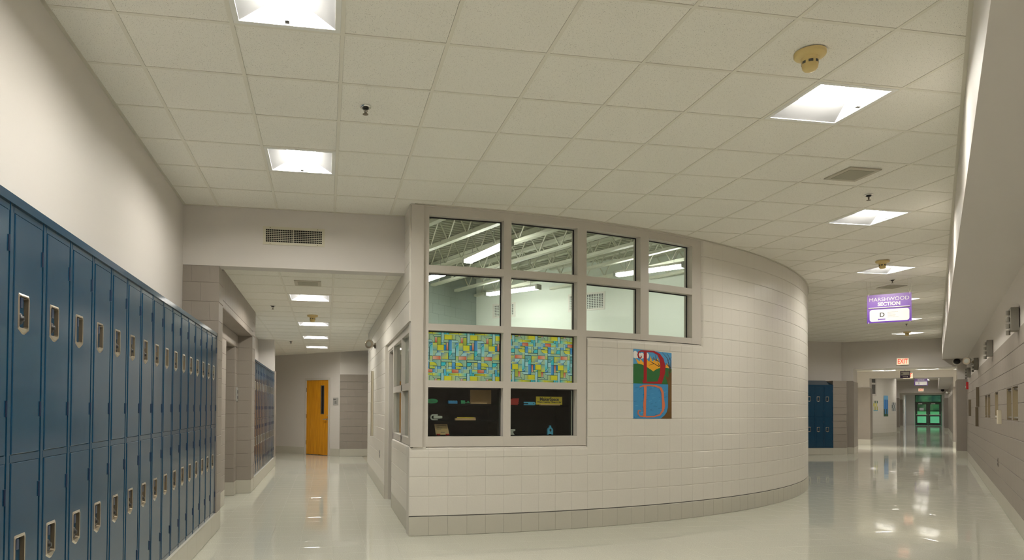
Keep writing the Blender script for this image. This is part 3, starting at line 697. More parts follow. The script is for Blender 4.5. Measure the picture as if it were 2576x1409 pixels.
t = thing('outlet_plate', 'small grey outlet low on the cream corridor wall', 'outlet', (XR-.002, 10.98, .54), -math.pi/2); MB().cbox(0,.075,-.008,0,0,.12,.003).build('plate', M['signgrey'], t); MB().box(.02,.055,-.01,-.007,.02,.05).box(.02,.055,-.01,-.007,.07,.1).build('sockets', M['ink'], t)
t = thing('metal_strip', 'tall narrow tan strip on the cream corridor wall', 'wall strip', (XR-.002, 12.70, .82), -math.pi/2)
MB().cbox(0,.16,-.04,0,0,1.17,.005).build('body', M['beige_plate'], t); MB().box(.13,.165,-.044,-.038,.0,1.17).build('edge', M['pocket'], t); MB().box(.03,.05,-.045,-.04,.45,.6).build('pull', M['steel'], t)
t = thing('room_sign', 'narrow grey room sign inside the taupe recess', 'sign', (-1.343, 10.87, 1.41), math.pi/2); MB().cbox(0,.2,-.012,0,0,.215,.003).build('plaque', M['signgrey'], t); MB().box(.05,.15,-.013,-.011,.12,.17).box(.05,.15,-.013,-.011,.04,.08).build('symbols', M['ink'], t)
# header vent
t = thing('air_vent', 'cream louvred air vent on the header wall', 'air vent', (-.683, YH, 3.073), 0); VWd, VHt = .652, .194
MB().box(0,VWd,-.008,0,0,.028).box(0,VWd,-.008,0,VHt-.028,VHt).box(0,.03,-.008,0,.028,VHt-.028).box(VWd-.03,VWd,-.008,0,.028,VHt-.028).build('vent_frame', M['vent'], t)
MB().box(.03,VWd-.03,-.001,.001,.028,VHt-.028).build('duct', M['dark'], t)
for k in range(6): MB().box(.03,VWd-.03,-.007,-.002,.028+.0197*(k+1)-.0022,.028+.0197*(k+1)+.0022).build('louvre', M['vent'], t)
mb = MB()
for k in range(1, 31): mb.box(.03+.0191*k-(.0014 if k != 15 else .005), .03+.0191*k+(.0014 if k != 15 else .005), -.0085 if k == 15 else -.005, -.001, .028, VHt-.028)
tag(mb.build('vertical_fins', M['vent'], t), kind='stuff')
for x in (.075, VWd-.075):
    for z in (.012, VHt-.012): MB().lathe([(.005,-.008),(.004,-.0095)], 8, (x,0,z), 'y').build('screw', M['pocket'], t)

# ------------------------------------------------------------------ lockers
LWD, LH, DOOR0, DOOR1 = .3032, 1.865, .020, .268
DZ = [(.032, .906), (.938, 1.834)]            # lower, upper door
PK = (.055, .152, .125, .155)                 # pocket x0, x1
def locker_meshes(slope=.037):
    d = {}
    b = MB().box(0, LWD, .012, .335, 0, LH)
    for a, c, f in ((0, .0185, .002), (.2695, LWD, .002), (.284, .291, -.001)): b.box(a, c, f, .013, 0, LH)
    for z0, z1 in ((0, .030), (.908, .936), (1.836, LH)): b.box(.012, .29, .001, .013, z0, z1)
    d['body'] = b.mesh('body', M['locker'])
    d['top_trim'] = MB().prismx([(-.008, LH-.002), (-.006, LH+.034), (.05, LH+slope), (.335, LH+slope+.12*(slope > .05)), (.335, LH-.002)], 0, LWD).mesh('top_trim', M['locker'])
    for nm, (z0, z1) in zip(('low', 'up'), DZ):
        pz1 = z1-.298 if nm == 'up' else z1-.284; pz0 = pz1-.122; px0, px1 = .062, .142; y = -.0015; c = .0025
        m = MB(); X = [DOOR0+c, px0, px1, DOOR1-c]; Z = [z0+c, pz0, pz1, z1-c]
        vs = [(x, y, z) for z in Z for x in X]; fs = [(r*4+k, r*4+k+1, (r+1)*4+k+1, (r+1)*4+k) for r in range(3) for k in range(3) if not (r == 1 and k == 1)]
        m.add(vs, fs)
        o = [(DOOR0, y+c, z0), (DOOR1, y+c, z0), (DOOR1, y+c, z1), (DOOR0, y+c, z1)]; i_ = [(X[0],y,Z[0]),(X[3],y,Z[0]),(X[3],y,Z[3]),(X[0],y,Z[3])]; k_ = [(DOOR0,.012,z0),(DOOR1,.012,z0),(DOOR1,.012,z1),(DOOR0,.012,z1)]
        m.add(o+i_+k_, [(a, (a+1) % 4, (a+1) % 4+4, a+4) for a in range(4)] + [(a+8, (a+1) % 4+8, (a+1) % 4, a) for a in range(4)])
        d['door_'+nm] = m.mesh('door', M['locker'])
        # pocket: pressed rim with a pointed bottom, recess behind
        mx_ = (px0+px1)/2; ro = [(px0-.004, pz1+.010), (px1+.004, pz1+.010), (px1+.009, pz1+.004), (px1+.009, pz0-.004), (mx_+.010, pz0-.022), (mx_-.010, pz0-.022), (px0-.009, pz0-.004), (px0-.009, pz1+.004)]
        ri = [(px0+.005, pz1-.001), (px1-.005, pz1-.001), (px1-.001, pz1-.006), (px1-.001, pz0+.008), (px1-.006, pz0+.002), (px0+.006, pz0+.002), (px0+.001, pz0+.008), (px0+.001, pz1-.006)]
        n = len(ro); rm = MB().add([(x, -.0015, z) for x, z in ro] + [(x*.9+.1*(px0+px1)/2, -.0052, z*.9+.1*(pz0+pz1)/2) for x, z in ro] + [(x, -.0035, z) for x, z in ri], [(i, (i+1) % n, (i+1) % n+n, i+n) for i in range(n)] + [(i+n, (i+1) % n+n, (i+1) % n+2*n, i+2*n) for i in range(n)])
        d['rim_'+nm] = rm.mesh('pocket_rim', M['nickel'])
        pk = MB().add([(x, -.0035, z) for x, z in ri] + [(x*.86+.14*(px0+px1)/2, .030, z*.9+.1*(pz0+pz1)/2) for x, z in ri], [(i, i+n, (i+1) % n+n, (i+1) % n) for i in range(n)] + [tuple(range(n, 2*n))])
        d['pocket_'+nm] = pk.mesh('handle_pocket', M['pocket'])
        d['latch_'+nm] = MB().box(px0+.008, px0+.030, -.004, .028, pz1-.045, pz1-.006).mesh('latch_lever', M['hinge'])
        for q, hz in enumerate((z0+.14, z1-.15)):
            d['hinge%d_' % q+nm] = MB().cyl((DOOR1+.001, -.003, hz), (DOOR1+.001, -.003, hz+.06), .0045, 8).mesh('hinge', M['hinge'])
        d['pkz_'+nm] = pz1
    return d
LMS = locker_meshes(); LMF = locker_meshes(.06)
def locker(x, y, rotz, label, group, ms, detail=True):
    t = thing('locker', label, 'locker', (x, y, CH+.001), rotz, group)
    link('body', ms['body'], t); link('top_trim', ms['top_trim'], t)
    for nm in ('low', 'up'):
        d = link('door', ms['door_'+nm], t); link('pocket_rim', ms['rim_'+nm], d); link('handle_pocket', ms['pocket_'+nm], d)
        if detail:
            link('latch_lever', ms['latch_'+nm], d)
        for q in (0, 1): link('hinge', ms['hinge%d_' % q+nm], d)
    return t
lockbody = MB().lathe([(.021,.010),(.024,.006),(.024,-.008),(.021,-.011)], 16, (0,0,0), 'y').mesh('lock_body', M['black'], True)
lockdial = MB().lathe([(.0215,-.0105),(.0215,-.013),(.018,-.0145),(.010,-.016),(.009,-.024),(.006,-.025)], 16, (0,0,0), 'y').mesh('dial', M['black'], True)
shackle = MB().tube([(-.014,.002,.018),(-.014,.002,.040),(-.008,.002,.050),(.0,.002,.053),(.008,.002,.050),(.014,.002,.040),(.014,.002,.018)], .0032, 6).mesh('shackle', M['chrome'], True)
def padlock(x, y, rotz, ms, nm, label):
    c, s = math.cos(rotz), math.sin(rotz); lx, ly = .086, .014
    t = thing('padlock', label, 'padlock', (x+lx*c-ly*s, y+lx*s+ly*c, CH+ms['pkz_'+nm]-.085), rotz, 'black dial padlocks on lockers')
    link('lock_body', lockbody, t); link('dial', lockdial, t); link('shackle', shackle, t)
LX, LY0 = -1.145, 2.778
upl = [1,1,1,0,0,1,1,1,1,0,1,0,1,1,1,1,1,1]; lol = [0,0,1,1,1,1,1,1,1,0,1,1,0,1,1,1,1,0]
for k in range(-1, 16):
    y = LY0 + k*LWD; q = k+1
    lab = 'blue two-door locker cut by the left edge, nearest of the row' if k == -1 else '%s complete blue two-door locker from the left edge of the photo' % ORD[k]
    locker(LX, y, math.pi/2, lab, 'blue lockers of the near row', LMS)
    if upl[q]: padlock(LX, y, math.pi/2, LMS, 'up', 'dial padlock in the upper pocket of the %s near locker' % ORD[q])
    if lol[q] and q > 0: padlock(LX, y, math.pi/2, LMS, 'low', 'dial padlock in the lower pocket of the %s near locker' % ORD[q])
for k in range(14):
    locker(LX, 11.64+k*LWD, math.pi/2, '%s blue locker of the distant row past the taupe recess' % ORD[k], 'blue lockers of the distant row', LMS, False)
for k in range(5):
    locker(15.12-(k+1)*LWD, 18.67, 0, ['blue locker against the taupe pier at the far right', 'second blue locker from the far right taupe pier', 'blue locker half hidden by the edge of the curved wall', 'fourth far locker, behind the curved wall', 'fifth far locker, behind the curved wall'][k], 'blue lockers beyond the curved wall', LMF, False)
    for nm in ('low', 'up'):
        if k < 2: padlock(15.12-(k+1)*LWD, 18.67, 0, LMF, nm, 'padlock in the %s pocket of the %s' % ('lower' if nm == 'low' else 'upper', ['far right locker by the taupe pier', 'second locker from the far right taupe pier'][k]))
pf = struct('baseboard_lockers_right', MB().box(10.2, 15.12, 18.67, 19.1, 0, CH-.006), M['base_joint'], 'pale base under the lockers beyond the curved wall')
blockwall(pf, 0, 4.92, 0, CH, M['base'], None, (10.2, 18.655, 0), 0, bond=False)
MB().box(10.2, 15.12, 18.65, 19.1, CH-.006, CH).build('base_cap', M['base'], pf)

# ------------------------------------------------------------------ portal at the end of the right corridor
struct('wall_behind_far_lockers', MB().box(9.5, 15.75, 19.08, 19.3, 0, CZ+.6), M['wall'], 'white wall above the far right lockers')
def portal(u, vl, vr, zt, vlo, vhi, ztop, name, label, depth=1.3, wz=2.25, wain=M['grey_block'], wallm=M['wall']):
    mb = uvp(u, u+.2, vlo, vl, 0, ztop); uvp(u, u+.2, vr, vhi, 0, ztop, mb); uvp(u, u+.2, vl, vr, zt, ztop, mb)
    uvp(u+.2, u+depth, vl-.2, vl, 0, zt+.25, mb); uvp(u+.2, u+depth, vr, vr+.2, 0, zt+.25, mb); uvp(u+.2, u+depth, vl, vr, zt+.01, zt+.25, mb)
    o = struct(name, mb, wallm, label)
    for a, b in ((vlo, vl), (vr, vhi)):
        uvp(u-.03, u, a, b+(.0 if b == vhi else .0), CH, wz).build('wainscot', wain, o); uvp(u-.036, u, a, b, 0, CH).build('base', M['base'], o)
    for a, b in ((vl, vl+.02), (vr-.02, vr)):
        uvp(u-.03, u+depth, a, b, CH, wz-.02).build('wainscot', wain, o); uvp(u-.036, u+depth, a, b+.004, 0, CH).build('base', M['base'], o)
    return o
pA = portal(UA, -2.05, .53, 2.62, -2.46, VW+.2, CZ+.5, 'wall_portal', 'white portal wall with the exit sign')
fp = struct('wall_locker_pier', MB().box(15.124, 15.58, 18.69, 19.2, CH, 2.235), M['grey_mortar'], 'taupe block pier beside the far right lockers')
blockwall(fp, 0, .456, CH, 2.235, M['grey_block'], None, (15.122, 18.68, 0), 0, bw=.456, bond=False)
MB().box(15.122, 15.585, 18.672, 19.2, 0, CH).build('base_block', M['base'], fp)
MB().prismz([(15.58,18.68), (15.58,19.1), W(24.74,-2.46)[:2], W(24.66,-2.20)[:2]], CH, 2.235).build('angled_block', M['grey_block'], fp)
MB().prismz([(15.585,18.672), (15.58,19.1), W(24.74,-2.46)[:2], W(24.655,-2.195)[:2]], 0, CH).build('angled_base', M['base'], fp)
def exit_sign(loc, rotz, label, s=1.):
    t = thing('exit_sign', label, 'exit sign', loc, rotz, 'lit exit signs'); t.scale = (s, s, s)
    MB().cbox(-.155,.155,-.06,0,0,.20,.006).build('housing', M['beige_plate'], t); MB().box(-.15,.15,-.063,-.059,.005,.195).build('face', M['exit_face'], t)
    text_mesh('EXIT', .2, M['exit_red'], t, 0, .1, -.065, fit=.25, bold=.004)
exit_sign(W(UA-.001, -.773, 2.705), D2(-45), 'lit red EXIT sign above the first portal')
t = thing('dome_camera', 'black dome camera in a white ring right of the exit sign', 'camera', W(UA, .523, 2.765), D2(-45))
MB().lathe([(.11,0),(.11,-.03),(.085,-.045)], 22, (0,0,0), 'y').build('ring', M['whiteplastic'], t, True); MB().lathe([(.085,-.04),(.078,-.075),(.055,-.105),(.02,-.12),(.001,-.122)], 22, (0,0,0), 'y').build('dome', M['black'], t, True)

# ------------------------------------------------------------------ hanging signs
def section_sign(u, vc, label, letter, arrow=-1, detail=True):
    t = thing('hanging_sign', label, 'sign', W(u, vc, 2.766), D2(-45), 'purple hanging section signs')
    Wd, Hg = .608, .462; x0 = -Wd/2
    MB().box(x0, -x0, -.004, .004, 0, Hg).build('panel', M['purple'], t)
    text_mesh('MARSHWOOD', .083, M['signwhite'], t, 0, .378, -.0045, fit=.545, bold=0 if detail else .002)
    text_mesh('SECTION', .078, M['signwhite'], t, 0, .300, -.0045, fit=.31, bold=.0032)
    MB().cyl((x0+.02,-.01,.243), (-x0-.02,-.01,.243), .009, 8).build('rule_bar', M['steel'], t)
    rr = .035; a0, a1, b0, b1 = x0+.036, -x0-.03, .022, .215; pl = []
    for cx_, cz_, st in ((a1-rr,b1-rr,0),(a0+rr,b1-rr,1),(a0+rr,b0+rr,2),(a1-rr,b0+rr,3)):
        pl += [(cx_+rr*math.cos((st+k/4)*math.pi/2), cz_+rr*math.sin((st+k/4)*math.pi/2)) for k in range(5)]
    MB().prism(pl[::-1], -.0055, -.004).build('white_panel', M['signwhite'], t)
    text_mesh(letter, .098, M['ink'], t, -.095, .125, -.0062, bold=.002)
    MB().prism([(-.155,.055),(-.14,.072),(-.14,.063),(-.05,.063),(-.05,.047),(-.14,.047),(-.14,.038)], -.0062, -.0054).build('arrow', M['purple_ink'], t)
    if detail:
        mb = MB()
        for k, wl_ in enumerate((.145, .095, .11, .105, .14)):
            x = -.02
            while x < -.02+wl_:
                w1 = random.uniform(.004, .011); mb.box(x, x+w1, -.0062, -.0054, .160-k*.02, .168-k*.02); x += w1+.003
        tag(mb.build('small_print', M['faint_ink'], t), kind='stuff')
    ch = CZ-2.766
    for sx in (-1, 1):
        xx = sx*(Wd/2-.022)
        for d in (-.02, .02): MB().tube([(xx,0,Hg-.004),(xx+d,0,Hg+.05),(xx+d*1.4,0,ch)], .0022, 6).build('cord', M['cable'], t)
        MB().tube([(xx,-.008,Hg+.01),(xx,-.010,Hg-.02),(xx,.008,Hg-.012)], .004, 6).build('hook', M['signwhite'], t); MB().tube([(xx,-.008,.02),(xx,-.008,-.008)], .004, 6).build('hook', M['signwhite'], t)
section_sign(13.3, -.598, 'purple MARSHWOOD SECTION sign with letter D, hung from the hall ceiling', 'D')
section_sign(46.6, -.62, 'tiny distant purple section sign seen through the portal', 'E', detail=False)

# ------------------------------------------------------------------ ceiling devices
def gx(i): return X0+i*T
def gy(j): return Y0+j*T
def smoke(i, j, label, z=CZ):
    t = thing('smoke_detector', label, 'smoke detector', (gx(i), gy(j), z), random.uniform(0,1), 'yellowed smoke detectors')
    MB().lathe([(.088,0),(.088,-.018),(.082,-.026),(.05,-.034)], 28).build('mounting_plate', M['smoke'], t, True)
    MB().lathe([(.05,-.032),(.046,-.055),(.045,-.078),(.042,-.095),(.032,-.108),(.012,-.114),(.001,-.114)], 28).build('sensor_body', M['smoke'], t, True)
    for k in range(7):
        a = k*2*math.pi/7; c, s = math.cos(a), math.sin(a); b = math.cos(a+.55), math.sin(a+.55); am = (math.cos(a+.27), math.sin(a+.27)); r = .0462
        MB().add([(c*r,s*r,-.056),(am[0]*r*1.02,am[1]*r*1.02,-.056),(b[0]*r,b[1]*r,-.056),(b[0]*r,b[1]*r,-.072),(am[0]*r*1.02,am[1]*r*1.02,-.072),(c*r,s*r,-.072)], [(0,1,4,5),(1,2,3,4)]).build('sensor_vent', M['darkgrey'], t)
smoke(6.5,-.5,'large yellowed smoke detector nearest the camera'); smoke(14.6,7.6,'yellowed smoke detector in front of the third hall light'); smoke(27.0,20.0,'tiny yellowed smoke detector before the farthest hall light')
smoke(1.5,12.5,'yellowed smoke detector on the narrow corridor ceiling', CZ2)
def sprinkler(x, y, z, label):
    t = thing('fire_sprinkler', label, 'sprinkler', (x, y, z), .4, 'dark pendent sprinkler heads')
    MB().lathe([(.040,0),(.040,-.003),(.026,-.005)], 20).build('escutcheon', M['chrome'], t, True)
    MB().lathe([(.024,-.003),(.022,-.014),(.010,-.018)], 14).build('cup', M['black'], t)
    for s in (-1, 1): MB().tube([(s*.010,0,-.016),(s*.012,0,-.030),(s*.003,0,-.046)], .0028, 6).build('frame_arm', M['pocket'], t)
    MB().cyl((0,0,-.016),(0,0,-.050),.0025,6).build('bulb', M['darkgrey'], t); MB().lathe([(.004,-.046),(.020,-.050),(.020,-.053),(.003,-.053)], 12).build('deflector', M['pocket'], t)
sprinkler(gx(2.3), gy(1.53), CZ, 'sprinkler head above the header vent, nearest the camera'); sprinkler(gx(10.5), gy(3.33), CZ, 'sprinkler head beside the ceiling speaker'); sprinkler(gx(16.7), gy(9.6), CZ, 'sprinkler head just above the purple sign'); sprinkler(gx(24.7), gy(17.6), CZ, 'sprinkler head just below the purple sign')
sprinkler(gx(.57), gy(10.95), CZ2, 'nearest sprinkler head in the narrow corridor'); sprinkler(gx(.55), gy(20.3), CZ2, 'distant sprinkler head in the narrow corridor')
def speaker(i, j, z, label):
    t = thing('ceiling_speaker', label, 'speaker', (gx(i), gy(j), z), 0, 'square ceiling speakers'); a = .16
    MB().box(-a,a,-a,a,-.008,.002).build('rim', M['speaker_rim'], t); MB().box(-a+.04,a-.04,-a+.04,a-.04,-.0105,-.007).build('grille', M['speaker'], t)
speaker(9.5,2.5,CZ,'square speaker grille between the two nearest right lights'); speaker(17.5,10.5,CZ,'square speaker grille above the purple sign'); speaker(5.5,-1.78,CZ,'dark speaker grille at the very top edge'); speaker(1.5,7.6,CZ2,'square speaker grille just inside the narrow corridor')

# ------------------------------------------------------------------ stained glass film on two panes
cG, cY, cYG, cLB, cT, cB, cBL, cR, cP, cTe, cGr = (.55,.76,.55), (1,.92,.07), (.74,.78,.12), (.55,.88,.95), (.08,.74,.90), (.04,.32,.88), (.18,.52,.95), (.95,.17,.08), (1,.62,.48), (.22,.58,.68), (.33,.48,.08)
def hg(a, b): return [a, b, b, a]
def vg(a, b): return [b, b, a, a]
FT = [(375,450,55,345,cLB,''),(450,520,55,130,cG,''),(520,580,55,130,cT,''),(580,850,60,130,hg(cGr,cY),'tl'),(850,1065,60,137,hg(cY,cT),''),(460,665,135,268,cY,''),(665,765,135,268,hg(cYG,cG),''),
 (765,905,140,340,cG,''),(850,1065,140,195,cG,'bl'),(450,575,270,340,cG,''),(575,665,275,545,hg(cB,cBL),''),(670,845,275,340,cLB,'tr'),(670,765,340,480,hg(cG,cTe),''),(765,845,345,400,cBL,''),(765,845,400,690,vg(cT,cLB),'tl'),
 (670,760,480,610,cLB,''),(905,965,205,345,vg(cP,cR),''),(965,1065,200,490,vg(cYG,cGr),'br'),(850,965,345,545,vg(cY,cTe),''),(375,510,345,400,hg(cT,cY),''),(510,570,340,540,vg(cP,cR),''),(450,510,400,540,cB,''),(968,1143,400,545,cY,''),
 (850,965,545,690,cG,''),(965,1143,550,605,hg(cB,cY),''),(1145,1270,545,610,cG,''),(575,665,545,690,cT,'br'),(375,570,610,775,[cYG,cY,cYG,cB],''),(908,1063,610,690,cLB,'tl'),(575,760,690,780,cTe,''),(665,760,610,690,cTe,''),
 (850,1060,690,785,hg(cP,cR),''),(765,850,690,840,vg(cYG,cG),''),(375,665,785,845,cG,''),(665,765,785,855,cLB,''),(850,1065,785,960,hg(cTe,cG),''),(375,510,850,950,cT,'br'),(510,570,850,1020,cG,''),(375,510,950,1020,cG,''),
 (570,665,850,960,vg(cY,cG),''),(665,760,855,1020,vg(cBL,cB),''),(765,965,855,955,vg(cY,cYG),'tr'),(570,665,960,1020,cLB,''),(765,910,960,1025,cYG,''),(915,965,960,1125,cLB,''),(965,1065,960,1030,cBL,''),
 (665,845,1030,1125,[cR,cR,cP,cR],''),(845,910,1030,1120,cBL,''),(965,1140,1035,1130,cG,''),(1140,1205,1025,1200,vg(cBL,cT),''),(1205,1358,1030,1130,vg(cY,cT),'')]
PXT, PYT, CELL = 693, 1075, 9
LINE = (.03,.13,.15)
def film_colour(x, y):       # x, y in tile units; the printed colour there
    hit = None
    for x0, x1, y0, y1, c, rc in FT:
        for ox in (0, PXT):
            for oy in (0, PYT):
                X, Y = x+375+ox, y+55+oy
                if X > 1400 or not (x0 <= X < x1 and y0 <= Y < y1): continue
                r = min(x1-x0, y1-y0)*.92; edge = min(X-x0, x1-X, Y-y0, y1-Y); out = False
                for nm in rc.split():
                    cx_ = x0+r if 'l' in nm else x1-r; cy_ = y0+r if 't' in nm else y1-r
                    if (X < cx_ if 'l' in nm else X > cx_) and (Y < cy_ if 't' in nm else Y > cy_):
                        d = r-math.hypot(X-cx_, Y-cy_); out = d < -5; edge = min(edge, abs(d))
                if out: continue
                q = c if isinstance(c, list) else [c]*4; fx = (X-x0)/(x1-x0); fy = (y1-Y)/(y1-y0)
                hit = LINE if edge < 4.6 else tuple((q[0][i]*(1-fx)+q[1][i]*fx)*(1-fy)+(q[3][i]*(1-fx)+q[2][i]*fx)*fy for i in range(3))
    return hit or cLB
FR = [[film_colour((i+.5)*CELL, (j+.5)*CELL) for i in range(PXT//CELL)] for j in range(PYT//CELL)]
def film(col, flip):
    a, b = COLS[col]; r = RF-.10; A, B = Vector(cpt(a,r)), Vector(cpt(b,r)); wd = (B-A).length; z0, z1 = 1.618, 2.142
    nx, ny = 1985//CELL, 1270//CELL; mb = MB(); vs = [(wd*i/nx, 0, z1-(z1-z0)*j/ny) for j in range(ny+1) for i in range(nx+1)]; mb.v = vs
    for j in range(ny):
        for i in range(nx):
            p, q = (nx-1-i, ny-1-j) if flip else (i, j)
            mb.f.append((j*(nx+1)+i, (j+1)*(nx+1)+i, (j+1)*(nx+1)+i+1, j*(nx+1)+i+1)); mb.c.append(FR[(q+1) % len(FR)][(p+35) % len(FR[0])])
    mb.build('printed_film', M['film'], wi).matrix_local = Matrix.Translation((*A, 0)) @ Matrix.Rotation(math.atan2(B.y-A.y, B.x-A.x), 4, 'Z')
film(0, False); film(1, True)

# ------------------------------------------------------------------ mural on the curved wall
def mural():
    A0, A1 = 17.03, 20.69; Z0, Z1 = 1.2192, 2.032
    layers = []
    def L(col, pts): layers.append((col, pts))
    def E(cx_, cy_, rx, ry, n=16): return [(cx_+rx*math.cos(k*2*math.pi/n), cy_+ry*math.sin(k*2*math.pi/n)) for k in range(n)]
    def stroke(col, pts, w):
        w = w if isinstance(w, list) else [w]*len(pts); Lf, Rt = [], []
        for k, p in enumerate(pts):
            a = Vector(pts[max(k-1,0)]); b = Vector(pts[min(k+1,len(pts)-1)]); d = (b-a).normalized(); n = Vector((-d.y, d.x))*w[k]/2
            Lf.append((p[0]+n.x, p[1]+n.y)); Rt.append((p[0]-n.x, p[1]-n.y))
        for k in range(len(pts)-1): layers.append((col, [Lf[k], Lf[k+1], Rt[k+1], Rt[k]]))
    sky_, wat, orange, green, brown, dbr, red, org2, wh = (.07,.30,.56), (.045,.25,.50), (.80,.38,.02), (.022,.14,.035), (.13,.065,.016), (.07,.03,.012), (.34,.006,.012), (.62,.17,.075), (.80,.78,.74)
    L(sky_, [(220,130),(868,165),(868,720),(220,720)]); L(wat, [(220,705),(868,705),(868,1300),(220,1300)])
    for k in range(46):
        x, y = random.uniform(230,760), random.uniform(730,1280); stroke((.02,.14,.30) if k % 3 else (.10,.36,.60), [(x,y),(x+random.uniform(25,60),y-random.uniform(4,22))], [9,3])
    for c in ((250,225,38,62),(300,235,42,45),(355,240,40,50),(435,235,38,52)): L(wh, E(*c))
    L(wh, [(220,225),(470,225),(462,280),(222,280)])
    for a, b, c in (((250,285),(300,395),(360,370)),((330,290),(320,390),(400,380)),((440,290),(420,400),(500,380)),((500,235),(470,400),(540,370)),((560,270),(530,390),(600,360)),((620,260),(580,380),(650,350)),((790,340),(740,420),(820,430))): L(orange, [a, b, c])
    L(orange, [(280,400),(330,370),(440,330),(560,318),(660,345),(740,400),(760,440),(545,510),(400,440)])
    L(green, [(220,385),(290,376),(360,388),(440,428),(510,470),(545,497),(545,710),(220,710)]); L(green, [(545,497),(600,455),(650,435),(760,425),(868,440),(868,710),(545,710)])
    L(brown, [(868,480),(868,1300),(670,1300),(735,1250),(780,1190),(803,1110),(806,720),(770,610),(752,545),(800,600),(815,560),(800,470),(835,520)])
    for p in ([(835,520),(830,410),(790,260),(700,165)], [(850,480),(855,300),(790,180)], [(840,430),(800,300),(868,230)], [(820,400),(760,345),(765,400)], [(650,410),(560,365),(470,395)], [(560,365),(480,320)], [(640,320),(560,290),(515,280)], [(600,305),(580,215)], [(560,285),(545,250)], [(655,400),(620,340)]): stroke(dbr, p, [16]+[9]*(len(p)-2)+[4])
    for x in (815,835,855): stroke((.22,.12,.04), [(x,640),(x+6,900),(x-4,1180)], [5,7,3])
    def dee(col, y0, y1, inn, top, bot):
        o = [(385,y0),(560,y0),(660,y0+(y1-y0)*.08),(722,y0+(y1-y0)*.22),(757,y0+(y1-y0)*.45),(748,y0+(y1-y0)*.68),(690,y1),(385,y1)]
        i = [(435,y0+top),(540,y0+top),(615,y0+(y1-y0)*.12),(650,y0+(y1-y0)*.25),(665,y0+(y1-y0)*.45),(658,y0+(y1-y0)*.72),(620,y1-bot*1.4),(435,y1-bot)]
        for k in range(7): layers.append((col, [o[k], o[k+1], i[k+1], i[k]]))
        layers.append((col, [(385,y0),(437,y0+top-2),(437,y1-bot+2),(385,y1)]))
    dee(red, 145, 703, 0, 28, 26)
    stroke(red, [(400,160),(345,158),(305,180),(292,225),(305,270),(328,282),(348,262),(340,235)], [30,26,24,24,26,24,18,8]); stroke(red, [(395,700),(370,665),(380,640)], [24,16,8])
    for k in range(7): pass
    dcol = org2
    stroke(dcol, [(410,745),(412,900),(402,1050),(404,1180),(400,1265)], [48,38,46,40,44]); stroke(dcol, [(320,770),(380,745),(480,738),(590,745),(670,775)], [14,30,26,30,36]); stroke(dcol, [(670,770),(705,850),(712,960),(722,1070),(712,1160),(660,1235),(560,1265),(420,1268)], [40,44,40,54,40,26,22,26])
    stroke(dcol, [(420,1265),(330,1260),(292,1215),(300,1165),(340,1160),(335,1190)], [24,22,20,22,14,8])
    stroke((.02,.05,.12), [(230,1268),(250,1290),(280,1285)], 5)
    mb = MB(); n = 16
    for li, (col, pts) in enumerate(layers):
        off = .0016+li*.000022
        for k in range(n):
            xa, xb = 220+648*k/n, 220+648*(k+1)/n
            P = clip(clip(clip(clip(pts, -1, 0, -xa), 1, 0, xb), 0, -1, -130), 0, 1, 1300)
            if len(P) < 3 or parea(P) < .5: continue
            ar = sum(P[i][0]*P[(i+1) % len(P)][1]-P[(i+1) % len(P)][0]*P[i][1] for i in range(len(P)))
            if ar > 0: P = P[::-1]
            mb.col = col; vs = []
            for x, y in P:
                th = A0+(A1-A0)*(x-220)/648; q = cpt(th, CR+off); vs.append((q[0], q[1], Z0+(Z1-Z0)*(1300-y)/1170))
            mb.add(vs, [tuple(range(len(vs)))])
    o = mb.build('wall_mural', M['mural'])
    tag(o, 'painted letter D mural with sunset hills and its reflection in water', 'mural')
mural()

# ------------------------------------------------------------------ workshop behind the window
UB, VL = 12.9, -8.29; DZK = 4.25
wk = struct('wall_workshop_back', uvp(UB, UB+.2, VL-.2, -1.93, 0, DZK+.1), M['room_white'], 'pale back wall seen through the workshop window')
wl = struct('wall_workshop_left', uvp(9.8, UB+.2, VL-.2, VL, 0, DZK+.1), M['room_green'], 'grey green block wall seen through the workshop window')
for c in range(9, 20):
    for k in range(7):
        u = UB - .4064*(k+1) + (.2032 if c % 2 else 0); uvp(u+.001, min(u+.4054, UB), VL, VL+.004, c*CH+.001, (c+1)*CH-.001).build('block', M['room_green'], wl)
def room_vent(v0, v1, z0, z1, label):
    t = thing('wall_grille', label, 'air vent', W(UB, v0, z0), D2(-45), 'grilles on the workshop back wall'); wd, h = v1-v0, z1-z0
    MB().box(-.04,wd+.04,-.012,0,-.04,0).box(-.04,wd+.04,-.012,0,h,h+.04).box(-.04,0,-.012,0,0,h).box(wd,wd+.04,-.012,0,0,h).build('grille_frame', M['whiteplastic'], t)
    MB().box(0,wd,-.003,-.001,0,h).build('duct', M['ink'], t)
    mb = MB()
    for k in range(int(wd/.035)): mb.box(.012+k*.035, .026+k*.035, -.009, -.004, 0, h)
    for k in range(int(h/.035)): mb.box(0, wd, -.008, -.004, .012+k*.035, .022+k*.035)
    tag(mb.build('bars', M['room_white'], t), kind='stuff')
room_vent(-7.82, -7.33, 3.33, 3.56, 'left grille on the pale workshop wall behind the mullion'); room_vent(-6.03, -5.32, 3.33, 3.61, 'right larger grille on the pale workshop wall')
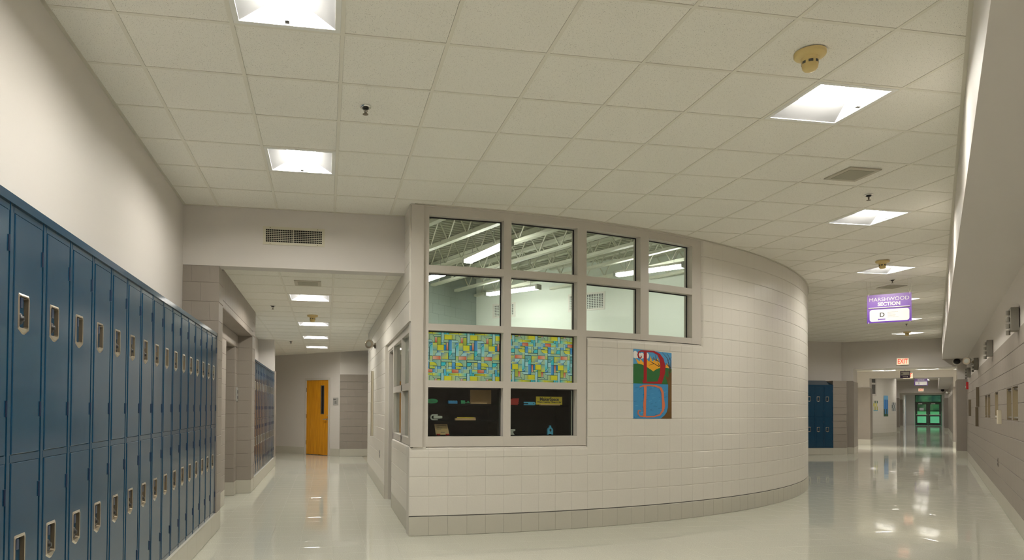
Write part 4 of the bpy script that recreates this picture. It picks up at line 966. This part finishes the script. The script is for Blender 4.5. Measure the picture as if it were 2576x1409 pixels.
# steel deck and bar joists
dn = Vector((.928, .371)); dd = Vector((-.371, .928))
dk = MB(); zz = DZK
for k in range(110):
    s0 = 2.0+k*.13   # ribs run across the joists: profile along dd
    pts = [(s0,zz),(s0+.05,zz),(s0+.065,zz+.06),(s0+.115,zz+.06),(s0+.13,zz)]
    for (a, za), (b, zb) in zip(pts, pts[1:]):
        P = [dn*1.5+dd*a, dn*14+dd*a, dn*14+dd*b, dn*1.5+dd*b]
        dk.add([(P[0].x,P[0].y,za),(P[1].x,P[1].y,za),(P[2].x,P[2].y,zb),(P[3].x,P[3].y,zb)], [(0,1,2,3)])
struct('ceiling_workshop', dk, M['deck'], 'ribbed steel roof deck over the workshop')
struct('ceiling_workshop_roof', MB().box(0, 14, 4, 24, DZK+.3, DZK+.35), M['plenum'], 'roof above the steel deck')
JZ = 3.78
for k, n0 in enumerate((3.9, 4.65, 5.4, 6.25, 7.05, 7.8, 8.5, 9.3, 10.1)):
    t = thing('roof_joist', '%s white bar joist from the left through the workshop window' % ORD[k], 'joist', (0,0,0), 0, 'white bar joists of the workshop roof')
    def jp(s_, z, off=0): q = dn*(n0+off)+dd*s_; return (q.x, q.y, z)
    # clip the joist between the curved wall and the far walls
    ins = [s_/20 for s_ in range(0, 400) if (lambda q: (q-CC).length < CR-.22 and (q.x-q.y)/R2 > VL+.02 and (q.x+q.y)/R2 < UB-.02 and q.x > 1.08)(dn*n0+dd*(s_/20))]
    if len(ins) < 10: bpy.data.objects.remove(t); continue
    s0, s1 = ins[0], ins[-1]
    def bar(nm, a, b, z0, z1, hw, zb=None):
        mb = MB(); A, B, C_, D_ = dn*(n0-hw)+dd*a, dn*(n0+hw)+dd*a, dn*(n0+hw)+dd*b, dn*(n0-hw)+dd*b
        mb.prismz([(p.x,p.y) for p in (A,B,C_,D_)], z0, z1); return mb.build(nm, M['joist'], t)
    bar('bottom_chord', s0, s1, JZ, JZ+.045, .045); bar('top_chord', s0, s1, DZK-.07, DZK-.01, .05)
    mb = MB(); q = s0+.1; up = True
    while q+.26 < s1:
        a, b = (JZ+.04, DZK-.06) if up else (DZK-.06, JZ+.04); mb.cyl(jp(q,a), jp(q+.26,b), .011, 6); q += .26; up = not up
    mb.build('web_bars', M['joist'], t)
t = thing('sprinkler_pipe', 'pale sprinkler pipe under the workshop roof', 'pipe'); A = dn*6.6+dd*7.0; B = dn*6.6+dd*11.5
MB().cyl((A.x,A.y,3.98),(B.x,B.y,3.98),.03,10).build('pipe', M['joist'], t); MB().cyl(((A.x+B.x)/2,(A.y+B.y)/2,4.0),((A.x+B.x)/2,(A.y+B.y)/2,DZK),.01,6).build('hanger', M['tubegrey'], t)
def strip(p, q, z, label):
    p, q = Vector(p), Vector(q); d = q-p; L = d.length
    t = thing('strip_light', label, 'strip light', (p.x, p.y, z), math.atan2(d.y, d.x), 'strip lights in the workshop')
    MB().box(-.03, L+.03, -.075, .075, .05, .085).build('housing', M['whiteplastic'], t); MB().prismx([(-.07,.05),(-.045,0),(.045,0),(.07,.05)], 0, L).build('lens', M['tube'], t)
    MB().box(-.05,0,-.075,.075,.0,.09).box(L,L+.05,-.075,.075,.0,.09).build('end_cap', M['tubegrey'], t)
    for x in (.15, L-.15): MB().cyl((x,0,.08),(x,0,DZK-z),.004,6).build('hanger', M['tubegrey'], t)
strip((2.174,10.591), (2.48,9.36), 3.6, 'large strip light in the upper left window pane'); strip((1.66,12.55), (1.972,11.623), 3.6, 'strip light cut by the left window mullion'); strip((3.209,13.578), (3.938,12.661), 3.6, 'strip light low against the pale workshop wall'); strip((4.905,11.161), (5.617,10.261), 3.6, 'strip light behind the two right window panes')
strip((5.4,14.2), (6.2,13.2), 3.6, 'hidden strip light deeper in the workshop')

# ------------------------------------------------------------------ display shelves behind the lower panes
def shelf_frame(col):
    a, b = COLS[col]; r = RF-.085-.02; A, B = Vector(cpt(a,r)), Vector(cpt(b,r)); return A, (B-A).length, math.atan2(B.y-A.y, B.x-A.x)
ITEM = {}
for col, lab, shelves in ((0,'black display shelf behind the lower left pane',(1.195,1.375)),(1,'black display shelf behind the lower right pane',(1.365,))):
    A, wd, rz = shelf_frame(col); t = thing('display_shelf', lab, 'shelf', (*A, 0), rz, 'black display shelves in the workshop window'); ITEM[col] = (A, wd, rz)
    MB().box(.0, wd, .34, .36, .90, 1.60).build('back_panel', M['blackboard'], t)
    for x in (0, wd-.018): MB().box(x, x+.018, .02, .36, .90, 1.60).build('side_panel', M['blackboard'], t)
    MB().box(0, wd, .02, .36, 1.58, 1.60).build('top_panel', M['blackboard'], t); MB().box(0, wd, .02, .36, 1.0, 1.032).build('base_board', M['blackboard'], t)
    for z in shelves: MB().box(.018, wd-.018, .05, .34, z-.018, z).build('shelf_board', M['blackboard'], t)
def item(col, fx, y, z, name, label, cat):
    A, wd, rz = ITEM[col]; x = fx*wd; return thing(name, label, cat, (A.x+x*math.cos(rz)-y*math.sin(rz), A.y+x*math.sin(rz)+y*math.cos(rz), z), rz)
t = item(0,.105,.10,1.376,'plastic_dish','green oval plastic dish at the left of the top shelf','dish')
MB().prism([(.062*math.cos(k*math.pi/10), .026+.026*math.sin(k*math.pi/10)) for k in range(20)], -.015, .015).build('dish_body', M['green_pl'], t); MB().prism([(.045*math.cos(k*math.pi/10), .026+.003*math.sin(k*math.pi/10)) for k in range(20)], -.017, -.014).build('slot', M['hinge'], t)
t = item(0,.385,.10,1.376,'printed_brick','small blue ridged plastic brick on the top shelf','brick')
MB().box(-.05,.05,-.02,.02,0,.028).build('brick_body', M['blue_pl'], t)
for k in range(6): MB().cyl((-.042+k*.017,-.0,.028),(-.042+k*.017,0,.034),.006,8).build('stud', M['lightblue_pl'], t)
t = item(0,.535,.10,1.376,'printed_key','small green key shaped print on the top shelf','print')
MB().box(-.03,.015,-.012,.012,0,.036).build('key_head', M['green_pl'], t); MB().box(.015,.07,-.006,.006,.008,.016).box(.045,.06,-.006,.006,.016,.03).build('key_shaft', M['green_pl'], t)
t = item(0,.79,.12,1.376,'wooden_plaque','brown leaning wooden plaque at the right of the top shelf','plaque')
MB().add([(-.125,0,.0),(.115,0,.0),(.13,.05,.155),(-.11,.05,.155),(-.125,.015,.0),(.115,.015,.0),(.13,.065,.155),(-.11,.065,.155)], [(0,1,2,3),(5,4,7,6),(1,5,6,2),(4,0,3,7),(3,2,6,7),(4,5,1,0)]).build('board', M['card'], t); MB().box(-.122,.06,-.02,.0,0,.012).build('foot', M['wood'], t)
t = item(0,.145,.10,1.196,'printed_clamp','pale grey toothed clamp on the middle shelf','clamp')
mb = MB()
for k in range(7):
    a0, a1 = math.pi*(.5+k/7), math.pi*(.5+(k+1)/7)
    mb.prism([(-.02+.032*math.cos(a0), .032+.032*math.sin(a0)), (-.02+.032*math.cos(a1), .032+.032*math.sin(a1)), (-.02+.018*math.cos(a1), .032+.018*math.sin(a1)), (-.02+.018*math.cos(a0), .032+.018*math.sin(a0))], -.012, .012)
mb.box(-.02,.03,-.012,.012,.05,.064).box(-.02,.03,-.012,.012,0,.012); mb.build('jaw', M['grey_pl'], t); MB().box(-.015,.06,-.014,.014,.018,.048).build('slide', M['grey_pl'], t); MB().cyl((.06,0,.033),(.08,0,.033),.014,10).build('knob', M['grey_pl'], t)
t = item(0,.56,.10,1.196,'wood_strip','pale wooden strip on the middle shelf under a yellow pencil','wood strip'); MB().box(-.115,.115,-.02,.02,0,.022).build('strip', M['wood'], t)
t = item(0,.57,.10,1.2185,'pencil','yellow pencil lying on the pale wooden strip','pencil'); MB().cyl((-.10,0,.006),(.09,0,.006),.006,6).build('barrel', M['yellow'], t); MB().cyl((.09,0,.006),(.115,0,.006),.006,6,.001).build('tip', M['wood'], t)
t = item(0,.26,.14,1.033,'printed_card','tan printed card on two red feet on the bottom shelf','card')
MB().add([(-.075,-.02,.006),(.075,-.02,.006),(.062,.03,.118),(-.082,.03,.118),(-.075,-.014,.006),(.075,-.014,.006),(.062,.036,.118),(-.082,.036,.118)], [(0,1,2,3),(5,4,7,6),(1,5,6,2),(4,0,3,7),(3,2,6,7)]).build('card', M['tancard'], t)
mb = MB()
for z, a, b in ((.100,-.06,.05),(.088,-.06,-.03),(.076,-.06,0),(.064,-.06,-.01),(.030,-.02,.025)): y = -.0212+.05*(z-.006)/.112; mb.add([(a,y,z),(b,y,z),(b,y+.0018,z+.004),(a,y+.0018,z+.004)], [(0,1,2,3)])
mb.build('print_lines', M['ink'], t)
for x in (-.05, .05): MB().cbox(x-.018,x+.018,-.045,0,0,.016,.004).build('foot', M['red_pl'], t)
t = item(1,.155,.10,1.366,'printed_hull','red ridged plastic hull on the right shelf','print')
MB().prism([(-.05,.005),(.045,0),(.06,.075),(-.015,.075),(-.06,.05)], -.02, .02).build('hull', M['red_pl'], t)
for k in range(3): MB().box(-.035+k*.005,.055,-.024,-.02,.015+k*.024,.024+k*.024).build('ridge', M['red'], t)
t = item(1,.40,.09,1.366,'printed_wrench','light blue flat wrench with a round hole on the right shelf','wrench')
MB().box(-.02,.05,-.006,.006,0,.036).box(-.075,-.02,-.006,.006,.024,.036).box(-.075,-.02,-.006,.006,0,.012).prism([(.05,.0)]+[(.05+.018*math.cos(a), .018+.018*math.sin(a)) for a in (-1.2,-.8,-.4,0,.4,.8,1.2)]+[(.05,.036)], -.006, .006).build('wrench_body', M['lightblue_pl'], t); MB().cyl((.045,-.0065,.018),(.045,-.006,.018),.007,10).build('hole', M['ink'], t)
t = item(1,.70,.09,1.366,'nameplate','yellow MakerSpace nameplate on a wooden foot','sign')
MB().box(-.165,.165,-.004,.002,.008,.098).build('plate', M['yellow'], t); text_mesh('MakerSpace', .052, M['ink'], t, 0, .068, -.0046, fit=.24, bold=.0018); text_mesh('Where Creativity Comes to Life!', .0215, M['ink'], t, 0, .036, -.0046, fit=.305, bold=.0008); MB().box(-.125,.125,-.03,.0,0,.014).build('foot', M['wood'], t)
t = item(1,.155,.12,1.033,'toy_anvil','small pale grey anvil on the bottom board','anvil')
MB().prism([(-.095,.058),(-.05,.066),(.025,.066),(.025,.046),(.0,.040),(.002,.022),(.018,.002),(-.042,.002),(-.028,.022),(-.028,.038)], -.018, .018).build('anvil_body', M['grey_pl'], t)
t = item(1,.735,.12,1.033,'printed_castle','light blue arched print with a knob on the bottom board','print')
MB().prism([(-.034,0),(-.024,0),(-.024,.008),(.022,.008),(.022,0),(.034,0),(.034,.055),(.026,.072),(.010,.084),(.008,.104),(-.006,.104),(-.008,.084),(-.026,.072),(-.034,.055)], -.012, .012).build('print_body', M['lightblue_pl'], t); MB().prism([(-.014,.055),(0,.03),(.014,.055),(.0,.072)], -.0135,-.012).build('emblem', M['ink'], t)

# ------------------------------------------------------------------ beyond the portal
DU = 33.3
struct('wall_lobby', uvp(26.0, 32.2, -3.9, -3.7, 0, 3, uvp(26.0, 32.2, 1.6, 1.8, 0, 3, uvp(24.9, 26.0, -3.9, -2.24, 0, 3, uvp(24.9, 26.0, .72, 1.8, 0, 3)))), M['wall'], 'white side walls of the lobby past the portal')
struct('ceiling_lobby', uvp(24.9, 32.2, -3.9, 1.8, 2.88, 2.95), M['ceil2'], 'pale ceiling of the lobby past the portal')
portal(32.0, -2.1, .57, 2.62, -3.8, 1.7, CZ+.5, 'wall_portal_second', 'second portal wall with pale block wainscot', 1.2)
struct('wall_hall_far', uvp(33.2, 38.6, -5.2, -5.0, 0, CZ+.1, uvp(52.8, 58.2, -5.2, -5.0, 0, CZ+.1, uvp(33.2, 58.2, VW, VW+.2, 0, CZ+.1, uvp(33.0, 33.2, -5.2, -3.6, 0, CZ+.1)))), M['wall'], 'walls of the distant second hall')
uvp(33.2, 58, VW-.006, VW, CH, 2.235).build('wainscot', M['grey_block'], bpy.data.objects['wall_hall_far']); uvp(33.2, 58, VW-.02, VW, 0, CH).build('base', M['base'], bpy.data.objects['wall_hall_far'])
struct('ceiling_hall_far', uvp(33.0, 58.2, -6, VW+.2, CZ, CZ+.05), M['ceil2'], 'ceiling of the distant second hall')
struct('ceiling_soffit_far', uvp(33.2, 58.0, VS, VW+.1, ZS, CZ), M['wall'], 'boxed soffit of the distant second hall')
C2 = Vector(W(45.66, -11.38)[:2])
def cp2(th, r): a = D2(th); return C2.x+r*math.sin(a), C2.y-r*math.cos(a)
mb = MB(); mbb = MB()
for k in range(60):
    a, b = -10+k*2, -10+(k+1)*2
    mb.prismz([cp2(a,CR), cp2(b,CR), cp2(b,CR-.2), cp2(a,CR-.2)], CH, CZ+.05); mbb.prismz([cp2(a,CR+.004), cp2(b,CR+.004), cp2(b,CR-.2), cp2(a,CR-.2)], 0, CH)
cwf = struct('wall_curved_far', mb, M['white_block'], 'distant curved cream wall with small posters'); mbb.build('base', M['base'], cwf)
mj = MB()
for c in range(2, 17):
    for k in range(50): a, b = 0+k*2, (k+1)*2; mj.prismz([cp2(a,CR+.001), cp2(b,CR+.001), cp2(b,CR-.01), cp2(a,CR-.01)], c*CH-.004, c*CH+.004)
tag(mj.build('joints', M['white_mortar'], cwf), kind='stuff')
def find_th(px):
    best = None
    for k in range(-100, 900):
        q = cp2(k/10., CR); p = pix((*q, 1.3)); n = Vector((math.sin(D2(k/10.)), -math.cos(D2(k/10.)))); 
        if n.dot(Vector(q)) < 0 and (best is None or abs(p[0]-px) < best[0]): best = (abs(p[0]-px), k/10.)
    return best[1]
def curved_panel(name, pxa, pxb, z0, z1, cols, label, cat):
    a, b = find_th(pxa), find_th(pxb); mb = MB(); n = 4
    for k in range(n):
        p, q = a+(b-a)*k/n, a+(b-a)*(k+1)/n
        for j, (zl, zh, c) in enumerate(cols):
            mb.col = c[k % len(c)] if isinstance(c, list) else c; A, B = cp2(p,CR+.006), cp2(q,CR+.006); za, zb = z0+(z1-z0)*zl, z0+(z1-z0)*zh
            mb.add([(*A,za),(*B,za),(*B,zb),(*A,zb)], [(0,1,2,3)])
    tag(mb.build(name, M['mural']), label, cat, 'small posters on the distant curved wall')
curved_panel('poster', 2223, 2234, 1.05, 2.14, [(0,.12,(.03,.10,.05)),(.12,.35,[(.03,.08,.10),(.05,.25,.55)]),(.35,.8,[(.05,.28,.65),(.03,.18,.55)]),(.8,1,(.15,.45,.75))], 'tall blue poster on the distant curved wall', 'poster')
curved_panel('poster', 2197, 2208, 1.33, 1.86, [(0,.08,(.1,.4,.6)),(.08,.45,[(.62,.60,.52),(.45,.42,.1)]),(.45,.75,[(.65,.6,.05),(.60,.58,.5)]),(.75,1,[(.62,.60,.52),(.05,.12,.06)])], 'pale poster with a yellow flower on the distant curved wall', 'poster')
curved_panel('poster', 2243, 2253, 1.33, 1.80, [(0,.35,[(.35,.38,.38),(.15,.17,.18)]),(.35,.7,[(.10,.13,.14),(.42,.44,.42)]),(.7,1,[(.45,.46,.44),(.12,.14,.15)])], 'grey drawing on the distant curved wall', 'poster')
tw = sempty('window_3', 'edge of the far workshop window in the distant curved wall')
for a, b, z0, z1 in ((2190,2203,2.1,2.2),(2201,2204,2.1,3.4),(2190,2203,2.68,2.78)):
    ta, tb = find_th(a), find_th(b); MB().prismz([cp2(ta,CR+.03), cp2(tb,CR+.03), cp2(tb,CR), cp2(ta,CR)], z0, z1).build('frame_bar', M['frame'], tw)
ta, tb = find_th(2189), find_th(2202); MB().prismz([cp2(ta,CR+.01), cp2(tb,CR+.01), cp2(tb,CR), cp2(ta,CR)], 2.2, 3.4).build('pane', M['darkgrey'], tw)
portal(58.0, -2.05, .55, 2.62, -5.2, VW+.2, CZ+.1, 'wall_portal_third', 'third portal wall with a tiny exit sign')
exit_sign(W(58.0-.001, -.773, 2.705), D2(-45), 'tiny lit EXIT sign above the third portal')
t = thing('dome_camera', 'tiny dark dome camera in the distant hall', 'camera', W(58.0, .44, 2.78), D2(-45)); MB().lathe([(.10,0),(.095,-.06),(.06,-.1),(.001,-.11)], 16, (0,0,0), 'y').build('dome', M['black'], t, True)
lamp_head('emergency_light', 'tiny emergency lamp head in the distant hall', W(50.5, VW-.03, 2.42), RZ)
struct('wall_lobby_far', uvp(59.3, 65.5, -3.4, -3.2, 0, 3, uvp(59.3, 65.5, 1.6, 1.8, 0, 3, uvp(58.2, 59.3, -3.4, -2.24, 0, 3, uvp(58.2, 59.3, .74, 1.8, 0, 3)))), M['wall'], 'white side walls of the farther lobby')
struct('ceiling_lobby_far', uvp(58.2, 65.5, -3.4, 1.8, 2.88, 2.95), M['ceil2'], 'ceiling of the farther lobby')
portal(65.3, -2.08, .57, 2.62, -3.3, 1.7, 3.2, 'wall_portal_fourth', 'fourth portal wall before the glass doors', .6)
struct('wall_vestibule', uvp(65.9, 80.2, -2.45, -2.25, 0, 3.2, uvp(65.9, 80.2, .75, .95, 0, 3.2, uvp(80, 80.2, -2.3, -1.56, 0, 3.2, uvp(80, 80.2, .53, .8, 0, 3.2, uvp(80, 80.2, -1.56, .53, 2.9, 3.2))))), M['wall'], 'white walls of the hallway before the glass doors')
struct('ceiling_vestibule', uvp(65.5, 80.4, -2.5, 1.0, 3.1, 3.2), M['ceil2'], 'ceiling of the hallway before the glass doors')
MBp = uvp(72, 72.35, -2.249, -2.24, 1.15, 1.85); tag(MBp.build('poster', mat('green poster print', (.01,.12,.08), .4)), 'small dark green poster in the last hallway', 'poster')
t = thing('hanging_sign', 'small black wayfinding sign with letter H past the portal', 'sign', W(28.6, -.83, 2.47), D2(-45)); t.scale = (.75, .75, .8)
MB().box(-.19,.19,-.006,.006,0,.30).build('panel', mat('plum panel', (.03,.012,.05), .35), t); MB().box(-.165,.165,-.008,-.006,.115,.265).build('inset', M['signgrey'], t); text_mesh('H', .12, M['ink'], t, -.11, .19, -.009, bold=.004); MB().box(-.045,-.02,-.009,-.006,.15,.23).box(-.01,.005,-.009,-.006,.15,.22).box(.015,.05,-.009,-.006,.15,.215).box(.06,.09,-.009,-.006,.15,.215).box(.10,.14,-.009,-.006,.15,.22).build('name_print', M['faint_ink'], t)
MB().prism([(.12,.058),(.08,.085),(.08,.068),(-.09,.068),(-.09,.048),(.08,.048),(.08,.031)][::-1], -.009, -.006).build('arrow', M['signwhite'], t); MB().cyl((0,0,.30),(0,0,.26+.0),.006,6).cyl((0,0,.3),(0,0,.50),.008,6).build('hanger', M['ink'], t)
exit_sign(W(30.5, -.80, 2.53), D2(-45), 'EXIT sign partly hidden behind the small black sign')
MB().cyl((0,0,.2),(0,0,.345),.008,6).build('hanger', M['beige_plate'], [o for o in bpy.data.objects if o.get('label', '').startswith('EXIT sign partly')][0])
def flat_light(u, v, z, label): add_light(*W(u, v, z-.088), 0, label)
flat_light(29.2, -.2, 2.879, 'sliver of ceiling light right of the small black sign')
flat_light(29.6, -1.5, 2.879, 'added light brightening the left of the lobby past the portal'); flat_light(29.6, .9, 2.879, 'unseen light added to brighten the right of the lobby')  # both lamps are extra, added to brighten the lobby
flat_light(28.0, -2.6, 2.879, 'hidden ceiling light at the left of the lobby')
for k, u in enumerate((36.2, 41.2, 45.2, 50.2, 55.6)): flat_light(u, -.62, CZ-.001, '%s ceiling light of the distant second hall' % ORD[k])
flat_light(62.3, -.7, 2.879, 'ceiling light of the farther lobby')
for k, u in enumerate((69.0, 76.0)): flat_light(u, -.7, 3.099, '%s ceiling light before the glass doors' % ORD[k])

# glass doors
gd = sempty('door_3', 'dark bronze glass double door at the end of the corridor'); gd.location = W(80.05, -1.546, 0); gd.rotation_euler = (0,0,D2(-45)); GW = 2.06
MB().box(0,.06,0,.12,0,2.88).box(GW-.06,GW,0,.12,0,2.88).box(.06,GW-.06,0,.12,2.12,2.22).box(.06,GW-.06,0,.12,2.82,2.88).box(GW/2-.04,GW/2+.04,0,.12,0,2.12).build('door_frame', M['doormetal'], gd)
MB().box(.06,GW-.06,.05,.056,2.22,2.82).build('transom_pane', M['glass'], gd)
for x0 in (.065, GW/2+.045):
    wd = GW/2-.11; lf = MB().box(x0,x0+.11,.02,.07,.01,2.11).box(x0+wd-.11,x0+wd,.02,.07,.01,2.11).box(x0+.11,x0+wd-.11,.02,.07,.01,.24).box(x0+.11,x0+wd-.11,.02,.07,.86,.98).box(x0+.11,x0+wd-.11,.02,.07,2.0,2.11).build('door_leaf', M['doormetal'], gd)
    MB().box(x0+.11,x0+wd-.11,.04,.046,.24,.86).build('pane', M['glass'], lf); MB().box(x0+.11,x0+wd-.11,.04,.046,.98,2.0).build('pane', M['glass'], lf)
    MB().box(x0+.02,x0+wd-.02,-.06,-.02,.97,1.03).build('push_bar', M['chrome'], lf); MB().box(x0+.2,x0+.5,-.04,.02,2.02,2.08).build('closer', M['steel'], lf)
MB().box(.35,.68,.03,.034,1.42,1.66).build('paper_notice', M['paper'], gd)

# ------------------------------------------------------------------ outdoors
lw = MB(); lw.add([W(80.7,-40,-.05), W(80.7,40,-.05), W(125,60,2.0), W(125,-60,2.0), W(160,80,2.6), W(160,-80,2.6)], [(0,1,2,3),(3,2,4,5)])
tag(lw.build('lawn', M['grass']), 'bright green lawn outside the glass doors', 'lawn', kind='structure')
def tree(u, v, h, rad, label, leaf='leaf'):
    z = -.05 + max(0, (u-80.7)/44.3*2.05); t = thing('tree', label, 'tree', W(u, v, z), 0, 'trees beyond the lawn')
    MB().cyl((0,0,-.1),(0,0,h*.6),.18,8,.08).build('trunk', M['bark'], t); mb = MB()
    for k in range(520):
        a, b = random.uniform(0,2*math.pi), math.acos(random.uniform(-1,1)); r = rad*random.uniform(.7,1.02)
        c = Vector((r*math.sin(b)*math.cos(a), r*math.sin(b)*math.sin(a), h*.52+r*math.cos(b)*h*.5/rad)); s = random.uniform(.25,.5)
        d1 = Vector((random.uniform(-1,1),random.uniform(-1,1),random.uniform(-.6,.6))).normalized()*s; d2 = d1.cross(Vector((random.uniform(-1,1),random.uniform(-1,1),1))).normalized()*s*.7
        mb.add([c-d1, c+d2, c+d1, c-d2], [(0,1,2,3)])
    mb.lathe([(rad*.7,0),(rad*.86,h*.16),(rad*.86,h*.36),(rad*.8,h*.6),(rad*.6,h*.84),(.01,h*.96)], 12)
    tag(mb.build('crown', M[leaf], t), kind='stuff')
for k, (u, v, h, r, l) in enumerate(((112,-9.5,7,3.6,'green tree at the left of the door view'),(114,-4.5,8,3.8,'tall green tree left of the door mullion'),(113,.5,7.5,3.7,'green tree behind the right glass door'),(115,5,8,4,'green tree at the right of the door view'),(120,-7,11,4.6,'taller tree behind the left door trees'),(121,2,11,5,'taller tree behind the right door trees'),(125,-2.5,13,5.5,'tallest tree in the middle of the door view'),(128,-13,13,6,'far tree at the left of the lawn'),(128,9,13,6,'far tree at the right of the lawn'))): tree(u, v, h, r, l)
tree(108, -6.6, 3.9, 1.1, 'small red leaved tree above the left door', 'redleaf')
